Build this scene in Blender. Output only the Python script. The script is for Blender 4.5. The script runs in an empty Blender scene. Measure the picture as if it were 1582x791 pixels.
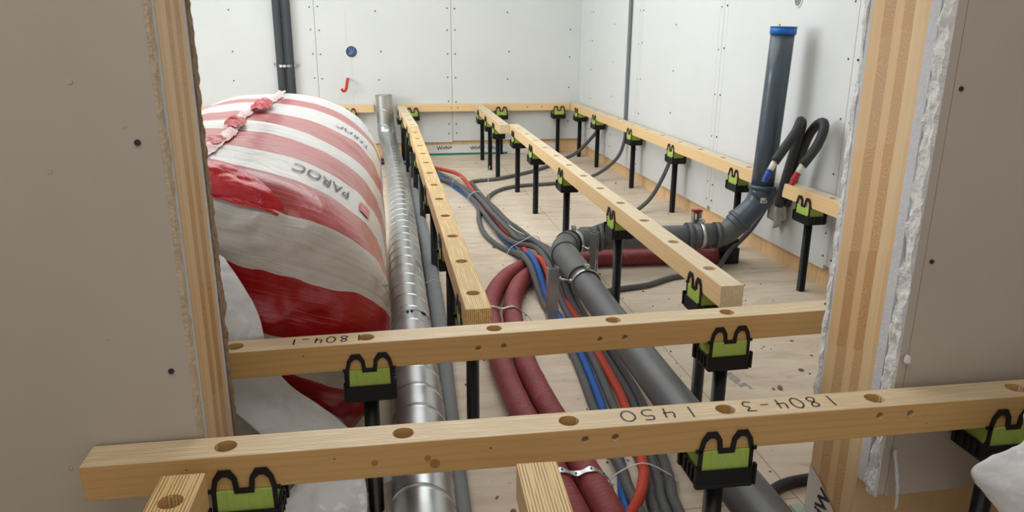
import bpy, bmesh, math, random
from mathutils import Vector, Matrix, noise
random.seed(7)
S = bpy.context.scene
COL = S.collection
PI = math.pi

# ------------------------------------------------------------------ camera
def setup_camera():
    yaw, pit, rol, f = math.radians(9.817), math.radians(16.912), math.radians(-.345), 1180.8
    F = Vector((math.sin(yaw)*math.cos(pit), math.cos(yaw)*math.cos(pit), -math.sin(pit)))
    r = Vector((math.cos(yaw), -math.sin(yaw), 0)); d = F.cross(r)
    r2 = math.cos(rol)*r + math.sin(rol)*d; d2 = -math.sin(rol)*r + math.cos(rol)*d
    cd = bpy.data.cameras.new('camera'); cam = bpy.data.objects.new('camera', cd); COL.objects.link(cam)
    M = Matrix((r2, -d2, -F)).transposed().to_4x4(); M.translation = Vector((0, 0, 1.2))
    cam.matrix_world = M
    cd.sensor_width = 36; cd.lens = 36*f/1582; cd.clip_start = .02; cd.clip_end = 100
    S.camera = cam
setup_camera()
S.view_settings.view_transform = 'Standard'; S.view_settings.look = 'None'
S.view_settings.gamma = 1; S.view_settings.use_curve_mapping = False
S.view_settings.exposure = 0.0
# ------------------------------------------------------------------ light
w = bpy.data.worlds.new('world'); S.world = w; w.use_nodes = True
w.node_tree.nodes['Background'].inputs[0].default_value = (.92, .95, 1, 1)
w.node_tree.nodes['Background'].inputs[1].default_value = .62
def area(name, loc, target, sx, sy, power, col):
    l = bpy.data.lights.new(name, 'AREA'); l.shape = 'RECTANGLE'; l.size = sx; l.size_y = sy; l.energy = power; l.color = col
    o = bpy.data.objects.new(name, l); COL.objects.link(o); o.location = loc
    o.rotation_euler = (Vector(target)-Vector(loc)).to_track_quat('-Z', 'Y').to_euler()
    return o
area('window_daylight', (-3.15, 4.4, 1.6), (0, 4.4, 1.2), 2.2, 1.4, 84, (.88, .95, 1))
area('far_room_fill', (-.1, 4.5, 2.55), (-.1, 4.5, 0), 2.8, 3.4, 72, (.94, .98, 1))  # soft overhead fill added under the closed ceiling of the far room
area('near_room_fill', (-.1, .35, 2.55), (0, .6, 0), 2.4, .9, 17, (1, .98, .96))  # overhead fill added to brighten batten tops and the upper near walls

# ------------------------------------------------------------------ helpers
def tag(o, label=None, cat=None, group=None, kind=None):
    if label: o['label'] = label
    if cat: o['category'] = cat
    if group: o['group'] = group
    if kind: o['kind'] = kind
    return o
def link(name, me, m=None, parent=None, smooth=False):
    o = bpy.data.objects.new(name, me); COL.objects.link(o)
    if m:
        for mm in (m if isinstance(m, (list, tuple)) else [m]): me.materials.append(mm)
    if parent: o.parent = parent
    if smooth:
        for p in me.polygons: p.use_smooth = True
    return o
def fin(name, bm, m=None, parent=None, smooth=False, recalc=True):
    me = bpy.data.meshes.new(name)
    if recalc: bmesh.ops.recalc_face_normals(bm, faces=bm.faces)
    bm.to_mesh(me); bm.free()
    return link(name, me, m, parent, smooth)
def empty(name, loc=(0, 0, 0), rz=0, **k):
    o = bpy.data.objects.new(name, None); COL.objects.link(o); o.location = loc; o.rotation_euler = (0, 0, rz)
    o.empty_display_size = .05
    return tag(o, **k)
def box(bm, x0, x1, y0, y1, z0, z1, mi=0, bev=0):
    vs = [bm.verts.new((x, y, z)) for x in (x0, x1) for y in (y0, y1) for z in (z0, z1)]
    fs = []
    for q in ((0, 1, 3, 2), (4, 6, 7, 5), (0, 4, 5, 1), (2, 3, 7, 6), (0, 2, 6, 4), (1, 5, 7, 3)):
        f = bm.faces.new([vs[i] for i in q]); f.material_index = mi; fs.append(f)
    if bev:
        es = list({e for f in fs for e in f.edges})
        bmesh.ops.bevel(bm, geom=es, offset=bev, segments=2, affect='EDGES', profile=.5)
def frames(P):
    T = []
    n = len(P)
    for i in range(n):
        t = (P[min(i+1, n-1)] - P[max(i-1, 0)]); T.append(t.normalized() if t.length > 1e-9 else Vector((0, 1, 0)))
    up = Vector((0, 0, 1)) if abs(T[0].z) < .9 else Vector((1, 0, 0))
    N = [(up - T[0]*up.dot(T[0])).normalized()]
    for i in range(1, n):
        v = N[-1] - T[i]*N[-1].dot(T[i]); N.append(v.normalized())
    return T, N
def catmull(pts, step):
    P = [Vector(p) for p in pts]
    if len(P) < 3:
        n = max(2, int((P[1]-P[0]).length/step)); return [P[0].lerp(P[1], i/n) for i in range(n+1)]
    Q = [2*P[0]-P[1]] + P + [2*P[-1]-P[-2]]
    out = []
    for i in range(1, len(Q)-2):
        a, b, c, d = Q[i-1:i+3]
        n = max(1, int((c-b).length/step))
        for k in range(n):
            t = k/n
            out.append(.5*((2*b)+(c-a)*t+(2*a-5*b+4*c-d)*t*t+(-a+3*b-3*c+d)*t**3))
    out.append(P[-1]); return out
def sweep(bm, P, rad, segs=14, cap=True, uvlay=None, mi=0):
    """rad: number or fn(length, angle)"""
    T, N = frames(P); L = 0; rings = []; Ls = []
    for i, p in enumerate(P):
        if i: L += (P[i]-P[i-1]).length
        B = T[i].cross(N[i]); Ls.append(L)
        rings.append([bm.verts.new(p + (N[i]*math.cos(a)+B*math.sin(a))*(rad(L, a) if callable(rad) else rad))
                      for a in [2*PI*k/segs for k in range(segs)]])
    for i in range(len(P)-1):
        for k in range(segs):
            k2 = (k+1) % segs
            f = bm.faces.new((rings[i][k], rings[i][k2], rings[i+1][k2], rings[i+1][k])); f.smooth = True; f.material_index = mi
            if uvlay:
                for lp, (u, v) in zip(f.loops, ((k, Ls[i]), (k+1, Ls[i]), (k+1, Ls[i+1]), (k, Ls[i+1]))): lp[uvlay].uv = (u/segs, v)
    if cap:
        for r, rev in ((rings[0], True), (rings[-1], False)):
            f = bm.faces.new(list(reversed(r)) if rev else r); f.material_index = mi
    return rings
def tube(name, pts, r, m, parent=None, segs=14, step=.03, cap=True, raw=False):
    bm = bmesh.new(); uv = bm.loops.layers.uv.new('UVMap')
    P = [Vector(p) for p in pts] if raw else catmull(pts, step)
    sweep(bm, P, r, segs, cap, uv)
    return fin(name, bm, m, parent)
def ring_on(bm, c, d, r0, r1, h, segs=32, mi=0):
    """hollow band (outer r1, inner r0, length h) centred at c along d"""
    c = Vector(c); d = Vector(d).normalized(); u = d.orthogonal().normalized(); v = d.cross(u)
    R = []
    for (rr, hh) in ((r0, -h/2), (r1, -h/2), (r1, h/2), (r0, h/2)):
        R.append([bm.verts.new(c+d*hh+(u*math.cos(a)+v*math.sin(a))*rr) for a in [2*PI*k/segs for k in range(segs)]])
    for i in range(4):
        for k in range(segs):
            f = bm.faces.new((R[i][k], R[i][(k+1) % segs], R[(i+1) % 4][(k+1) % segs], R[(i+1) % 4][k])); f.material_index = mi
            f.smooth = i in (1, 3)
def cyl(bm, c, d, r, h, segs=16, mi=0):
    c = Vector(c); d = Vector(d).normalized()
    sweep(bm, [c-d*h/2, c+d*h/2], r, segs, True, None, mi)
def fbm(p, sc, oct=3):
    return noise.fractal(Vector(p)*sc, 1.0, 2.0, oct, noise_basis='PERLIN_ORIGINAL')

# ------------------------------------------------------------------ materials
class NT:
    def __init__(s, name):
        s.m = bpy.data.materials.new(name); s.m.use_nodes = True; s.t = s.m.node_tree; s.b = s.t.nodes['Principled BSDF']
    def n(s, typ, **k):
        x = s.t.nodes.new(typ)
        for a, v in k.items(): setattr(x, a, v)
        return x
    def l(s, a, b): s.t.links.new(a, b)
    def math(s, op, a, b=None, c=None):
        x = s.n('ShaderNodeMath', operation=op)
        for i, v in enumerate((a, b, c)):
            if v is None: continue
            if hasattr(v, 'links'): s.l(v, x.inputs[i])
            else: x.inputs[i].default_value = v
        return x.outputs[0]
    def coord(s, scale=(1, 1, 1), kind='Object', rnd=False):
        tc = s.n('ShaderNodeTexCoord'); mp = s.n('ShaderNodeMapping'); mp.inputs['Scale'].default_value = scale
        s.l(tc.outputs[kind], mp.inputs[0])
        if rnd:
            oi = s.n('ShaderNodeObjectInfo'); v = s.n('ShaderNodeVectorMath', operation='SCALE'); v.inputs[0].default_value = (7, 5, 3)
            s.l(oi.outputs['Random'], v.inputs['Scale']); s.l(v.outputs[0], mp.inputs['Location'])
        return mp.outputs[0]
    def noise(s, vec, scale, detail=4, rough=.55, dist=0):
        x = s.n('ShaderNodeTexNoise'); x.inputs['Scale'].default_value = scale; x.inputs['Detail'].default_value = detail
        x.inputs['Roughness'].default_value = rough; x.inputs['Distortion'].default_value = dist
        s.l(vec, x.inputs['Vector']); return x.outputs['Fac']
    def ramp(s, fac, stops, interp='LINEAR'):
        x = s.n('ShaderNodeValToRGB'); r = x.color_ramp; r.interpolation = interp
        while len(r.elements) < len(stops): r.elements.new(.5)
        for e, (p, c) in zip(r.elements, stops):
            e.position = p; e.color = (*c, 1) if len(c) == 3 else c
        s.l(fac, x.inputs[0]); return x.outputs[0]
    def mix(s, fac, a, b, mode='MIX'):
        x = s.n('ShaderNodeMix', data_type='RGBA', blend_type=mode)
        for i, v in ((0, fac), (6, a), (7, b)):
            if hasattr(v, 'links'): s.l(v, x.inputs[i])
            else: x.inputs[i].default_value = v if i == 0 else (*v, 1)
        return x.outputs[2]
    def bump(s, h, strength=.3, dist=.002):
        x = s.n('ShaderNodeBump'); x.inputs['Strength'].default_value = strength; x.inputs['Distance'].default_value = dist
        s.l(h, x.inputs['Height']); s.l(x.outputs[0], s.b.inputs['Normal'])
    def col(s, c):
        if hasattr(c, 'links'): s.l(c, s.b.inputs['Base Color'])
        else: s.b.inputs['Base Color'].default_value = (*c, 1)
    def rough(s, v, metal=0, spec=None):
        if hasattr(v, 'links'): s.l(v, s.b.inputs['Roughness'])
        else: s.b.inputs['Roughness'].default_value = v
        s.b.inputs['Metallic'].default_value = metal
        if spec is not None: s.b.inputs['Specular IOR Level'].default_value = spec
def simple(name, a, b, rough=.6, metal=0, nscale=8, scale=(1, 1, 1), bump=0, bscale=60, bdist=.002, spec=None):
    t = NT(name); v = t.coord(scale)
    t.col(t.mix(t.noise(v, nscale, 5), a, b)); t.rough(rough, metal, spec)
    if bump: t.bump(t.noise(v, bscale, 5), bump, bdist)
    return t.m
def hexl(h):
    return tuple(((c/255+.055)/1.055)**2.4 if c/255 > .04045 else c/255/12.92 for c in h)

M_board = simple('plasterboard_face', hexl((212, 214, 212)), hexl((221, 223, 221)), .85, nscale=3, bump=.08, bscale=250, bdist=.0006)
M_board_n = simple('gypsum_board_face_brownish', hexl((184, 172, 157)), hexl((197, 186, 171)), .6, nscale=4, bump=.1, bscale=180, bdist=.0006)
M_core = simple('gypsum_core', hexl((188, 190, 192)), hexl((216, 217, 218)), .95, nscale=60, bump=.6, bscale=120, bdist=.003)
M_broken = simple('broken_gypsum', hexl((205, 205, 203)), hexl((245, 244, 241)), .95, nscale=35, bump=.9, bscale=90, bdist=.006)
M_paper = simple('torn_board_paper', hexl((176, 152, 124)), hexl((222, 204, 178)), .95, nscale=50, bump=.9, bscale=120, bdist=.005)
M_paper_d = simple('brown_board_edge', hexl((128, 104, 80)), hexl((178, 152, 124)), .95, nscale=60, bump=.9, bscale=120, bdist=.006)
M_dark = simple('dark_gap', (.012, .01, .008), (.02, .016, .012), .9)
M_screw = simple('screw_head', (.03, .03, .035), (.05, .05, .05), .5, .4)
M_black = simple('black_plastic', (.006, .006, .007), (.010, .010, .011), .42, nscale=30, spec=.35)
M_thread = simple('black_threaded_plastic', (.010, .010, .011), (.016, .016, .017), .33, spec=.5)
def foam_green():
    t = NT('green_foam_pad'); v = t.coord((1, 1, .12))
    n = t.noise(v, 220, 3)
    t.col(t.mix(n, hexl((150, 178, 70)), hexl((186, 208, 108)))); t.rough(.9); t.bump(n, .4, .001); return t.m
M_green = foam_green()
def lvl(name, light, dark, stripe=.5, sides=None):
    t = NT(name); tc = t.n('ShaderNodeTexCoord'); sx = t.n('ShaderNodeSeparateXYZ'); t.l(tc.outputs['Object'], sx.inputs[0])
    vo = t.coord((1.2, 14, 14), rnd=True)
    wob = t.noise(vo, 2.2, 3)
    y = t.math('ADD', sx.outputs[1], t.math('MULTIPLY', wob, .0022))
    line = t.math('POWER', t.math('ADD', .5, t.math('MULTIPLY', t.math('SINE', t.math('MULTIPLY', y, 2*PI/.0054)), .5)), 2.2)
    fine = t.noise(t.coord((3, 200, 200), rnd=True), 1.4, 4)
    brk = t.math('MULTIPLY', line, t.ramp(t.noise(t.coord((5, 90, 90), rnd=True), 1.6, 3), [(.34, (.15, .15, .15)), (.52, (1, 1, 1))]))
    # is this a top or end? the laminations show only on faces whose normal is not +-Y
    geo = t.n('ShaderNodeNewGeometry'); vt = t.n('ShaderNodeVectorTransform', vector_type='NORMAL', convert_from='WORLD', convert_to='OBJECT')
    t.l(geo.outputs['True Normal'], vt.inputs[0]); sn = t.n('ShaderNodeSeparateXYZ'); t.l(vt.outputs[0], sn.inputs[0])
    top = t.math('LESS_THAN', t.math('ABSOLUTE', sn.outputs[1]), .7)
    base = t.mix(fine, dark if 0 else tuple(c*.86 for c in light), light)
    lam = t.mix(t.math('MULTIPLY', brk, stripe), base, dark)
    # face veneer: long soft grain
    grain = t.noise(t.coord((1.5, 9, 22), rnd=True), 2.2, 6, .6, .8)
    fig = t.n('ShaderNodeTexWave', wave_type='BANDS', bands_direction='Z'); fig.inputs['Scale'].default_value = 2.2
    fig.inputs['Distortion'].default_value = 7; fig.inputs['Detail'].default_value = 2; fig.inputs['Detail Scale'].default_value = .7
    t.l(t.coord((1.5, 1, 9), rnd=True), fig.inputs['Vector'])
    s1, s2 = sides
    face = t.mix(grain, s1, s2)
    face = t.mix(t.math('MULTIPLY', t.math('POWER', fig.outputs['Fac'], 4), .2), face, tuple(c*.72 for c in s1))
    t.col(t.mix(top, face, lam)); t.rough(.44)
    t.bump(t.math('ADD', fine, brk), .35, .0008); return t.m
M_lvl_a = lvl('veneer_lumber_warm', hexl((242, 220, 180)), hexl((152, 116, 76)), .72, (hexl((196, 152, 92)), hexl((216, 176, 116))))
M_lvl_b = lvl('veneer_lumber_golden', hexl((240, 206, 142)), hexl((120, 78, 36)), .9, (hexl((206, 162, 112)), hexl((228, 190, 142))))
M_lvl_c = lvl('veneer_lumber_pale', hexl((240, 222, 186)), hexl((150, 116, 76)), .6, (hexl((232, 192, 136)), hexl((244, 212, 162))))
def clt():
    t = NT('cross_laminated_timber'); tc = t.n('ShaderNodeTexCoord'); sx = t.n('ShaderNodeSeparateXYZ'); t.l(tc.outputs['Object'], sx.inputs[0])
    v = t.coord((1, 1, 1))
    # layers through the thickness (y), broken into blocks over the height
    zz = t.math('FLOOR', t.math('MULTIPLY', t.math('ADD', sx.outputs[2], t.math('MULTIPLY', sx.outputs[1], .3)), 4.3))
    sh = t.n('ShaderNodeTexWhiteNoise', noise_dimensions='1D'); t.l(zz, sh.inputs['W'])
    yy = t.math('ADD', sx.outputs[1], t.math('MULTIPLY', sh.outputs['Value'], .004))
    fac = t.math('MULTIPLY', t.math('SUBTRACT', yy, 1.345), 5.0)
    L = hexl((226, 190, 140)); Mi = hexl((204, 160, 106)); D = hexl((198, 156, 106)); P = hexl((232, 204, 158))
    lay = t.ramp(fac, [(0, L), (.2, P), (.36, Mi), (.52, L), (.66, D), (.84, L)], 'CONSTANT')
    yl = t.math('SUBTRACT', t.math('FRACT', t.math('MULTIPLY', fac, 3.2)), .5)
    arc = t.math('ADD', sx.outputs[2], t.math('MULTIPLY', t.math('MULTIPLY', yl, yl), .030))
    arc = t.math('ADD', arc, t.math('MULTIPLY', t.noise(t.coord((1, 6, 5)), 2.0, 2), .16))
    ringv = t.math('POWER', t.math('ADD', .5, t.math('MULTIPLY', t.math('SINE', t.math('MULTIPLY', arc, 2*PI/.0085)), .5)), 1.6)
    endg = t.ramp(fac, [(0, (0, 0, 0)), (.36, (1, 1, 1)), (.52, (0, 0, 0)), (.66, (1, 1, 1)), (.84, (0, 0, 0))], 'CONSTANT')
    g = t.noise(t.coord((30, 30, 1.3)), 2.5, 5, .6, .3)
    c = t.mix(t.math('MULTIPLY', endg, t.math('MULTIPLY', ringv, .40)), lay, hexl((140, 96, 56)))
    c = t.mix(t.math('MULTIPLY', g, .45), c, hexl((176, 130, 82)))
    c = t.mix(t.math('MULTIPLY', sh.outputs['Value'], .22), c, hexl((236, 210, 168)))
    t.col(c); t.rough(.6); t.bump(g, .2, .001); return t.m
M_clt = clt()
def clt_face():
    t = NT('spruce_panel_face'); g = t.noise(t.coord((9, 9, 1.2)), 3, 6, .6, .6)
    c = t.ramp(g, [(.3, hexl((214, 170, 118))), (.55, hexl((234, 200, 152))), (.75, hexl((200, 152, 100)))])
    t.col(c); t.rough(.65); return t.m
M_spruce = clt_face()
def floor_mat():
    t = NT('dusty_plywood_floor'); v = t.coord()
    g = t.noise(t.coord((1.4, 5, 1)), 2.2, 6, .6, 1.2)
    c = t.ramp(g, [(.3, hexl((190, 173, 150))), (.5, hexl((207, 191, 170))), (.7, hexl((217, 203, 183)))])
    p = t.noise(v, 1.7, 5, .6)
    c = t.mix(t.math('MULTIPLY', t.ramp(p, [(.45, (0, 0, 0)), (.7, (1, 1, 1))]), .35), c, hexl((176, 156, 138)))
    st = t.ramp(t.noise(v, 5.5, 6, .7), [(.62, (0, 0, 0)), (.72, (1, 1, 1))])
    c = t.mix(t.math('MULTIPLY', st, .5), c, hexl((150, 116, 88)))
    sp = t.ramp(t.noise(v, 60, 2, .5), [(.70, (0, 0, 0)), (.76, (1, 1, 1))])
    c = t.mix(t.math('MULTIPLY', sp, .55), c, hexl((120, 98, 80)))
    # sheet joints
    br = t.n('ShaderNodeTexBrick'); br.offset = .5; br.inputs['Scale'].default_value = 1; br.inputs['Mortar Size'].default_value = .0022
    br.inputs['Brick Width'].default_value = 2.5; br.inputs['Row Height'].default_value = 1.25; br.inputs['Color1'].default_value = (0, 0, 0, 1)
    br.inputs['Color2'].default_value = (0, 0, 0, 1); br.inputs['Mortar'].default_value = (1, 1, 1, 1)
    mp = t.n('ShaderNodeMapping'); mp.inputs['Rotation'].default_value = (0, 0, PI/2); mp.inputs['Location'].default_value = (.35, .2, 0)
    tc = t.n('ShaderNodeTexCoord'); t.l(tc.outputs['Object'], mp.inputs[0]); t.l(mp.outputs[0], br.inputs['Vector'])
    c = t.mix(t.math('MULTIPLY', br.outputs['Color'], .6), c, hexl((110, 88, 70)))
    t.col(c); t.rough(.8); t.bump(t.noise(v, 40, 6), .25, .002); return t.m
M_floor = floor_mat()
M_ceiling = simple('white_ceiling', (.72, .72, .71), (.76, .76, .75), .9)
def galv(name, tint=1.0):
    t = NT(name); v = t.coord()
    vo = t.n('ShaderNodeTexVoronoi'); vo.inputs['Scale'].default_value = 70; t.l(v, vo.inputs['Vector'])
    g = t.noise(v, 6, 6)
    c = t.mix(g, tuple(tint*x for x in (.40, .42, .42)), tuple(tint*x for x in (.60, .62, .62)))
    c = t.mix(.15, c, vo.outputs['Color'])
    t.col(t.mix(.6, c, tuple(tint*x for x in (.5, .52, .52))))
    t.rough(t.math('ADD', t.math('MULTIPLY', g, .3), .22), .85); t.bump(t.noise(v, 7, 3), .18, .006); return t.m
M_galv = galv('galvanised_sheet'); M_steel = galv('zinc_plated_steel', 1.1)
def spiral_metal():
    t = NT('spiral_lock_seam_metal'); v = t.coord(); tc = t.n('ShaderNodeTexCoord'); sx = t.n('ShaderNodeSeparateXYZ'); t.l(tc.outputs['UV'], sx.inputs[0])
    ph = t.math('FRACT', t.math('ADD', t.math('MULTIPLY', sx.outputs[1], 1/.135), sx.outputs[0]))
    d = t.math('ABSOLUTE', t.math('SUBTRACT', ph, .045))
    ridge = t.math('SUBTRACT', 1, t.math('MINIMUM', t.math('MULTIPLY', d, 1/.045), 1))
    dark = t.math('LESS_THAN', t.math('ABSOLUTE', t.math('SUBTRACT', ph, .105)), .014)
    g = t.noise(v, 6, 6)
    c = t.mix(g, (.42, .44, .44), (.62, .64, .64)); c = t.mix(t.math('MULTIPLY', ridge, .4), c, (.8, .82, .82))
    t.col(t.mix(t.math('MULTIPLY', dark, .75), c, (.10, .10, .10))); t.rough(t.math('ADD', t.math('MULTIPLY', g, .28), .20), .88)
    t.bump(t.math('ADD', ridge, t.math('MULTIPLY', t.noise(v, 7, 3), .5)), .5, .006); return t.m
M_spiral = spiral_metal()
M_pvc = simple('dark_grey_pipe', hexl((82, 85, 87)), hexl((96, 98, 99)), .42, nscale=12, bump=.1, bscale=30, bdist=.001)
M_pvc_b = simple('blue_grey_pipe', hexl((70, 82, 92)), hexl((78, 90, 100)), .27, nscale=6)
M_blue = simple('blue_plug_plastic', hexl((20, 100, 190)), hexl((30, 115, 205)), .35)
M_white = simple('white_plastic', (.75, .76, .77), (.82, .82, .82), .4)
def hose(name, a, b, pitch=.0058, st=.9):
    t = NT(name); tc = t.n('ShaderNodeTexCoord'); sx = t.n('ShaderNodeSeparateXYZ'); t.l(tc.outputs['UV'], sx.inputs[0])
    wv = t.math('SINE', t.math('MULTIPLY', sx.outputs[1], 2*PI/pitch))
    c = t.mix(t.noise(t.coord(), 12, 5), a, b)
    t.col(t.mix(t.math('MULTIPLY', t.math('LESS_THAN', wv, -.3), .5), c, tuple(x*.45 for x in a)))
    t.rough(.45); t.bump(wv, st, .0022); return t.m
M_hg = hose('grey_corrugated_conduit', hexl((98, 100, 102)), hexl((122, 123, 124)))
M_hr = hose('red_corrugated_conduit', hexl((232, 70, 46)), hexl((240, 92, 66)))
M_hb = hose('blue_corrugated_conduit', hexl((28, 98, 190)), hexl((50, 122, 212)))
M_hk = hose('black_corrugated_conduit', (.02, .02, .02), (.035, .035, .035), .006, 1)
M_gsm = simple('smooth_grey_tube', hexl((104, 110, 114)), hexl((118, 124, 128)), .5)
M_foam = simple('grey_pipe_foam', hexl((112, 116, 117)), hexl((132, 136, 137)), .8, nscale=14, bump=.35, bscale=50)
M_foam_d = simple('dark_pipe_foam', hexl((58, 62, 66)), hexl((72, 77, 80)), .75, nscale=10, bump=.2)
def maroon():
    t = NT('maroon_pipe_insulation'); tc = t.n('ShaderNodeTexCoord')
    mp = t.n('ShaderNodeMapping'); mp.inputs['Scale'].default_value = (2, 90, 1); t.l(tc.outputs['UV'], mp.inputs[0])
    wr = t.noise(mp.outputs[0], 1.5, 4, .6, .6)
    c = t.mix(t.noise(t.coord(), 9, 6), hexl((128, 42, 48)), hexl((158, 72, 74)))
    dust = t.ramp(t.noise(t.coord(), 45, 5, .7), [(.6, (0, 0, 0)), (.72, (1, 1, 1))])
    t.col(t.mix(t.math('MULTIPLY', dust, .3), c, hexl((200, 160, 150)))); t.rough(.5); t.bump(wr, .9, .009); return t.m
M_maroon = maroon()
M_tie = simple('white_nylon_tie', (.7, .7, .66), (.78, .78, .74), .45)
M_ink = simple('marker_ink', (.012, .012, .016), (.02, .02, .024), .5)
M_print = simple('grey_floor_print', hexl((140, 134, 128)), hexl((162, 155, 148)), .85, nscale=60)
M_membrane = simple('white_membrane', hexl((214, 208, 200)), hexl((228, 224, 218)), .6, nscale=12)
M_teal = simple('teal_tape_edge', hexl((20, 120, 96)), hexl((36, 140, 112)), .5)
M_knot = simple('wood_knot', hexl((140, 94, 52)), hexl((186, 138, 88)), .7, nscale=90)
M_redc = simple('red_plastic_cap', hexl((150, 18, 22)), hexl((176, 30, 32)), .45)
M_pex = simple('cream_pipe', hexl((228, 228, 204)), hexl((236, 236, 216)), .35)
M_btape = simple('blue_tape', hexl((24, 60, 140)), hexl((38, 84, 170)), .3, nscale=60, scale=(1, 1, 1), bump=.6, bscale=90, bdist=.004)
M_rtape = simple('red_tape', hexl((170, 24, 40)), hexl((196, 44, 56)), .3, nscale=60, bump=.6, bscale=90, bdist=.004)
M_debris = simple('sawdust_and_grit', hexl((96, 76, 58)), hexl((160, 128, 96)), .95, nscale=40)
def film():
    t = NT('white_plastic_film'); v = t.coord()
    n = t.noise(v, 7, 4, .5, 1.5)
    t.col((.93, .94, .95)); t.rough(.2); t.bump(t.math('ADD', n, t.math('MULTIPLY', t.noise(v, 16, 2, .4, 2.5), .18)), .55, .02); t.b.inputs['Coat Weight'].default_value = .6; t.b.inputs['Coat Roughness'].default_value = .08
    t.b.inputs['Transmission Weight'].default_value = .12; t.b.inputs['IOR'].default_value = 1.15
    t.b.inputs['Subsurface Weight'].default_value = 0
    return t.m
M_film = film()
def wrap():
    t = NT('striped_packaging_film'); tc = t.n('ShaderNodeTexCoord'); sx = t.n('ShaderNodeSeparateXYZ'); t.l(tc.outputs['Object'], sx.inputs[0])
    X, Y, Z = sx.outputs[:3]
    s = t.math('ADD', t.math('ADD', Y, t.math('MULTIPLY', Z, 1.1)), t.math('MULTIPLY', X, .35))
    s0 = s
    s = t.math('ADD', s, t.math('MULTIPLY', t.math('SUBTRACT', t.noise(t.coord(), 2.6, 3), .5), .10))
    f = t.math('MULTIPLY', t.math('SUBTRACT', s, 1.5), .25)
    st = [(0, (0, 0, 0))]
    for a, b in ((2.03, 2.11), (2.225, 2.41), (2.60, 2.80), (3.07, 3.36), (3.60, 3.94), (4.35, 4.56), (4.85, 5.05)):
        st += [((a-1.5)*.25, (1, 1, 1)), ((b-1.5)*.25, (0, 0, 0))]
    band = t.ramp(f, st, 'CONSTANT')
    cmb = t.n('ShaderNodeCombineXYZ'); t.l(t.math('MULTIPLY', X, 1.2), cmb.inputs[0]); t.l(t.math('MULTIPLY', s0, 42), cmb.inputs[1]); t.l(t.math('MULTIPLY', Z, 2.5), cmb.inputs[2])
    streak = t.noise(cmb.outputs[0], 1.3, 4, .6, .4)
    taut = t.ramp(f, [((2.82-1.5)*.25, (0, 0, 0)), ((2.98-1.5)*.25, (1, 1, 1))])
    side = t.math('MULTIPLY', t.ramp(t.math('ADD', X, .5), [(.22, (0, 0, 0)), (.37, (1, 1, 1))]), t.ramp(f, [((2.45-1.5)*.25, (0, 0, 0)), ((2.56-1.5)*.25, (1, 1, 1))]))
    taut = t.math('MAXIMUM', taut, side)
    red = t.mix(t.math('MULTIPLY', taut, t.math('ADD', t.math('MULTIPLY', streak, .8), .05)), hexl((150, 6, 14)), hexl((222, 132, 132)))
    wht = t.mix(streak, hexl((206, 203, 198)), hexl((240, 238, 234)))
    wht = t.mix(t.math('SUBTRACT', 1, t.ramp(f, [((2.50-1.5)*.25, (0, 0, 0)), ((2.78-1.5)*.25, (1, 1, 1))])), wht, t.mix(streak, hexl((176, 167, 156)), hexl((196, 188, 178))))  # front white greyed: shade of the content behind thin film put into colour
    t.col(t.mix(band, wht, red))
    t.rough(t.math('ADD', t.math('MULTIPLY', streak, .2), .2)); t.b.inputs['Coat Weight'].default_value = .35; t.b.inputs['Coat Roughness'].default_value = .12
    loose = t.noise(t.coord((1, 1, 1)), 5, 3, .5, 2.0)
    h = t.math('ADD', t.math('MULTIPLY', streak, .35), loose)
    t.bump(h, .55, .014)
    return t.m
M_wrap = wrap()
M_redfilm = simple('red_packaging_film', hexl((170, 16, 26)), hexl((206, 44, 56)), .2, nscale=9, bump=.8, bscale=22, bdist=.01)

# ------------------------------------------------------------------ setting: shell
def structure(name, bm, m, parent=None, **k):
    o = fin(name, bm, m, parent)
    if parent is None: o['kind'] = 'structure'
    return o
def room_box(name, x0, x1, y0, y1, z0, z1, m):
    bm = bmesh.new(); box(bm, x0, x1, y0, y1, z0, z1); return structure(name, bm, m)
room_box('floor', -3.6, 3.2, -2.4, 7.6, -.06, 0, M_floor)
room_box('ceiling', -3.6, 3.2, -2.4, 7.6, 2.62, 2.72, M_ceiling)
ZT = 2.62
# far room: timber wall behind the boards (the boards stop a hand's width above the floor)
YB = 7.27
wb = room_box('wall_back', -3.4, 2.2, YB+.028, YB+.2, 0, ZT, M_spruce)
def RX(y): return 1.9 + .033*(7.27-y)          # face of the right boards
def right_prism(bm, y0, y1, z0, z1, d0, d1, rc=0):
    """slab following the right wall; d0,d1 = distance of its two faces behind the board face"""
    pts = [(RX(y0)+d0, y0), (RX(y1)+d0, y1), (RX(y1)+d1, y1), (RX(y0)+d1, y0)]
    lo = [bm.verts.new((x, y, z0)) for x, y in pts]; hi = [bm.verts.new((x, y, z1)) for x, y in pts]
    bm.faces.new(lo[::-1]); bm.faces.new(hi)
    for i in range(4): bm.faces.new((lo[i], lo[(i+1) % 4], hi[(i+1) % 4], hi[i]))
bm = bmesh.new(); right_prism(bm, 1.55, 7.34, 0, ZT, .026, .2)
wr = structure('wall_right', bm, M_spruce)
def dots(name, pts, nrm, r, m, parent):
    bm = bmesh.new()
    for p in pts: cyl(bm, p, nrm, r, .003, 8)
    return fin(name, bm, m, parent)
g = .0016
xs = [-3.4, -1.74, -.53, .68, 1.93]
for a, b in zip(xs[:-1], xs[1:]):
    zb = .118 if a < .5 else .13
    bm = bmesh.new(); box(bm, a+g, b-g, YB, YB+.0275, zb, ZT); fin('plasterboard', bm, M_board, wb)
pts = []
for x in (-1.74, -.53, .68):
    for z in (.2, .29, .5, .72, .93, 1.14, 1.33):
        pts += [(x-.035+random.uniform(-.004, .004), YB-.0005, z), (x+.035, YB-.0005, z+random.uniform(-.008, .008))]
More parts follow.
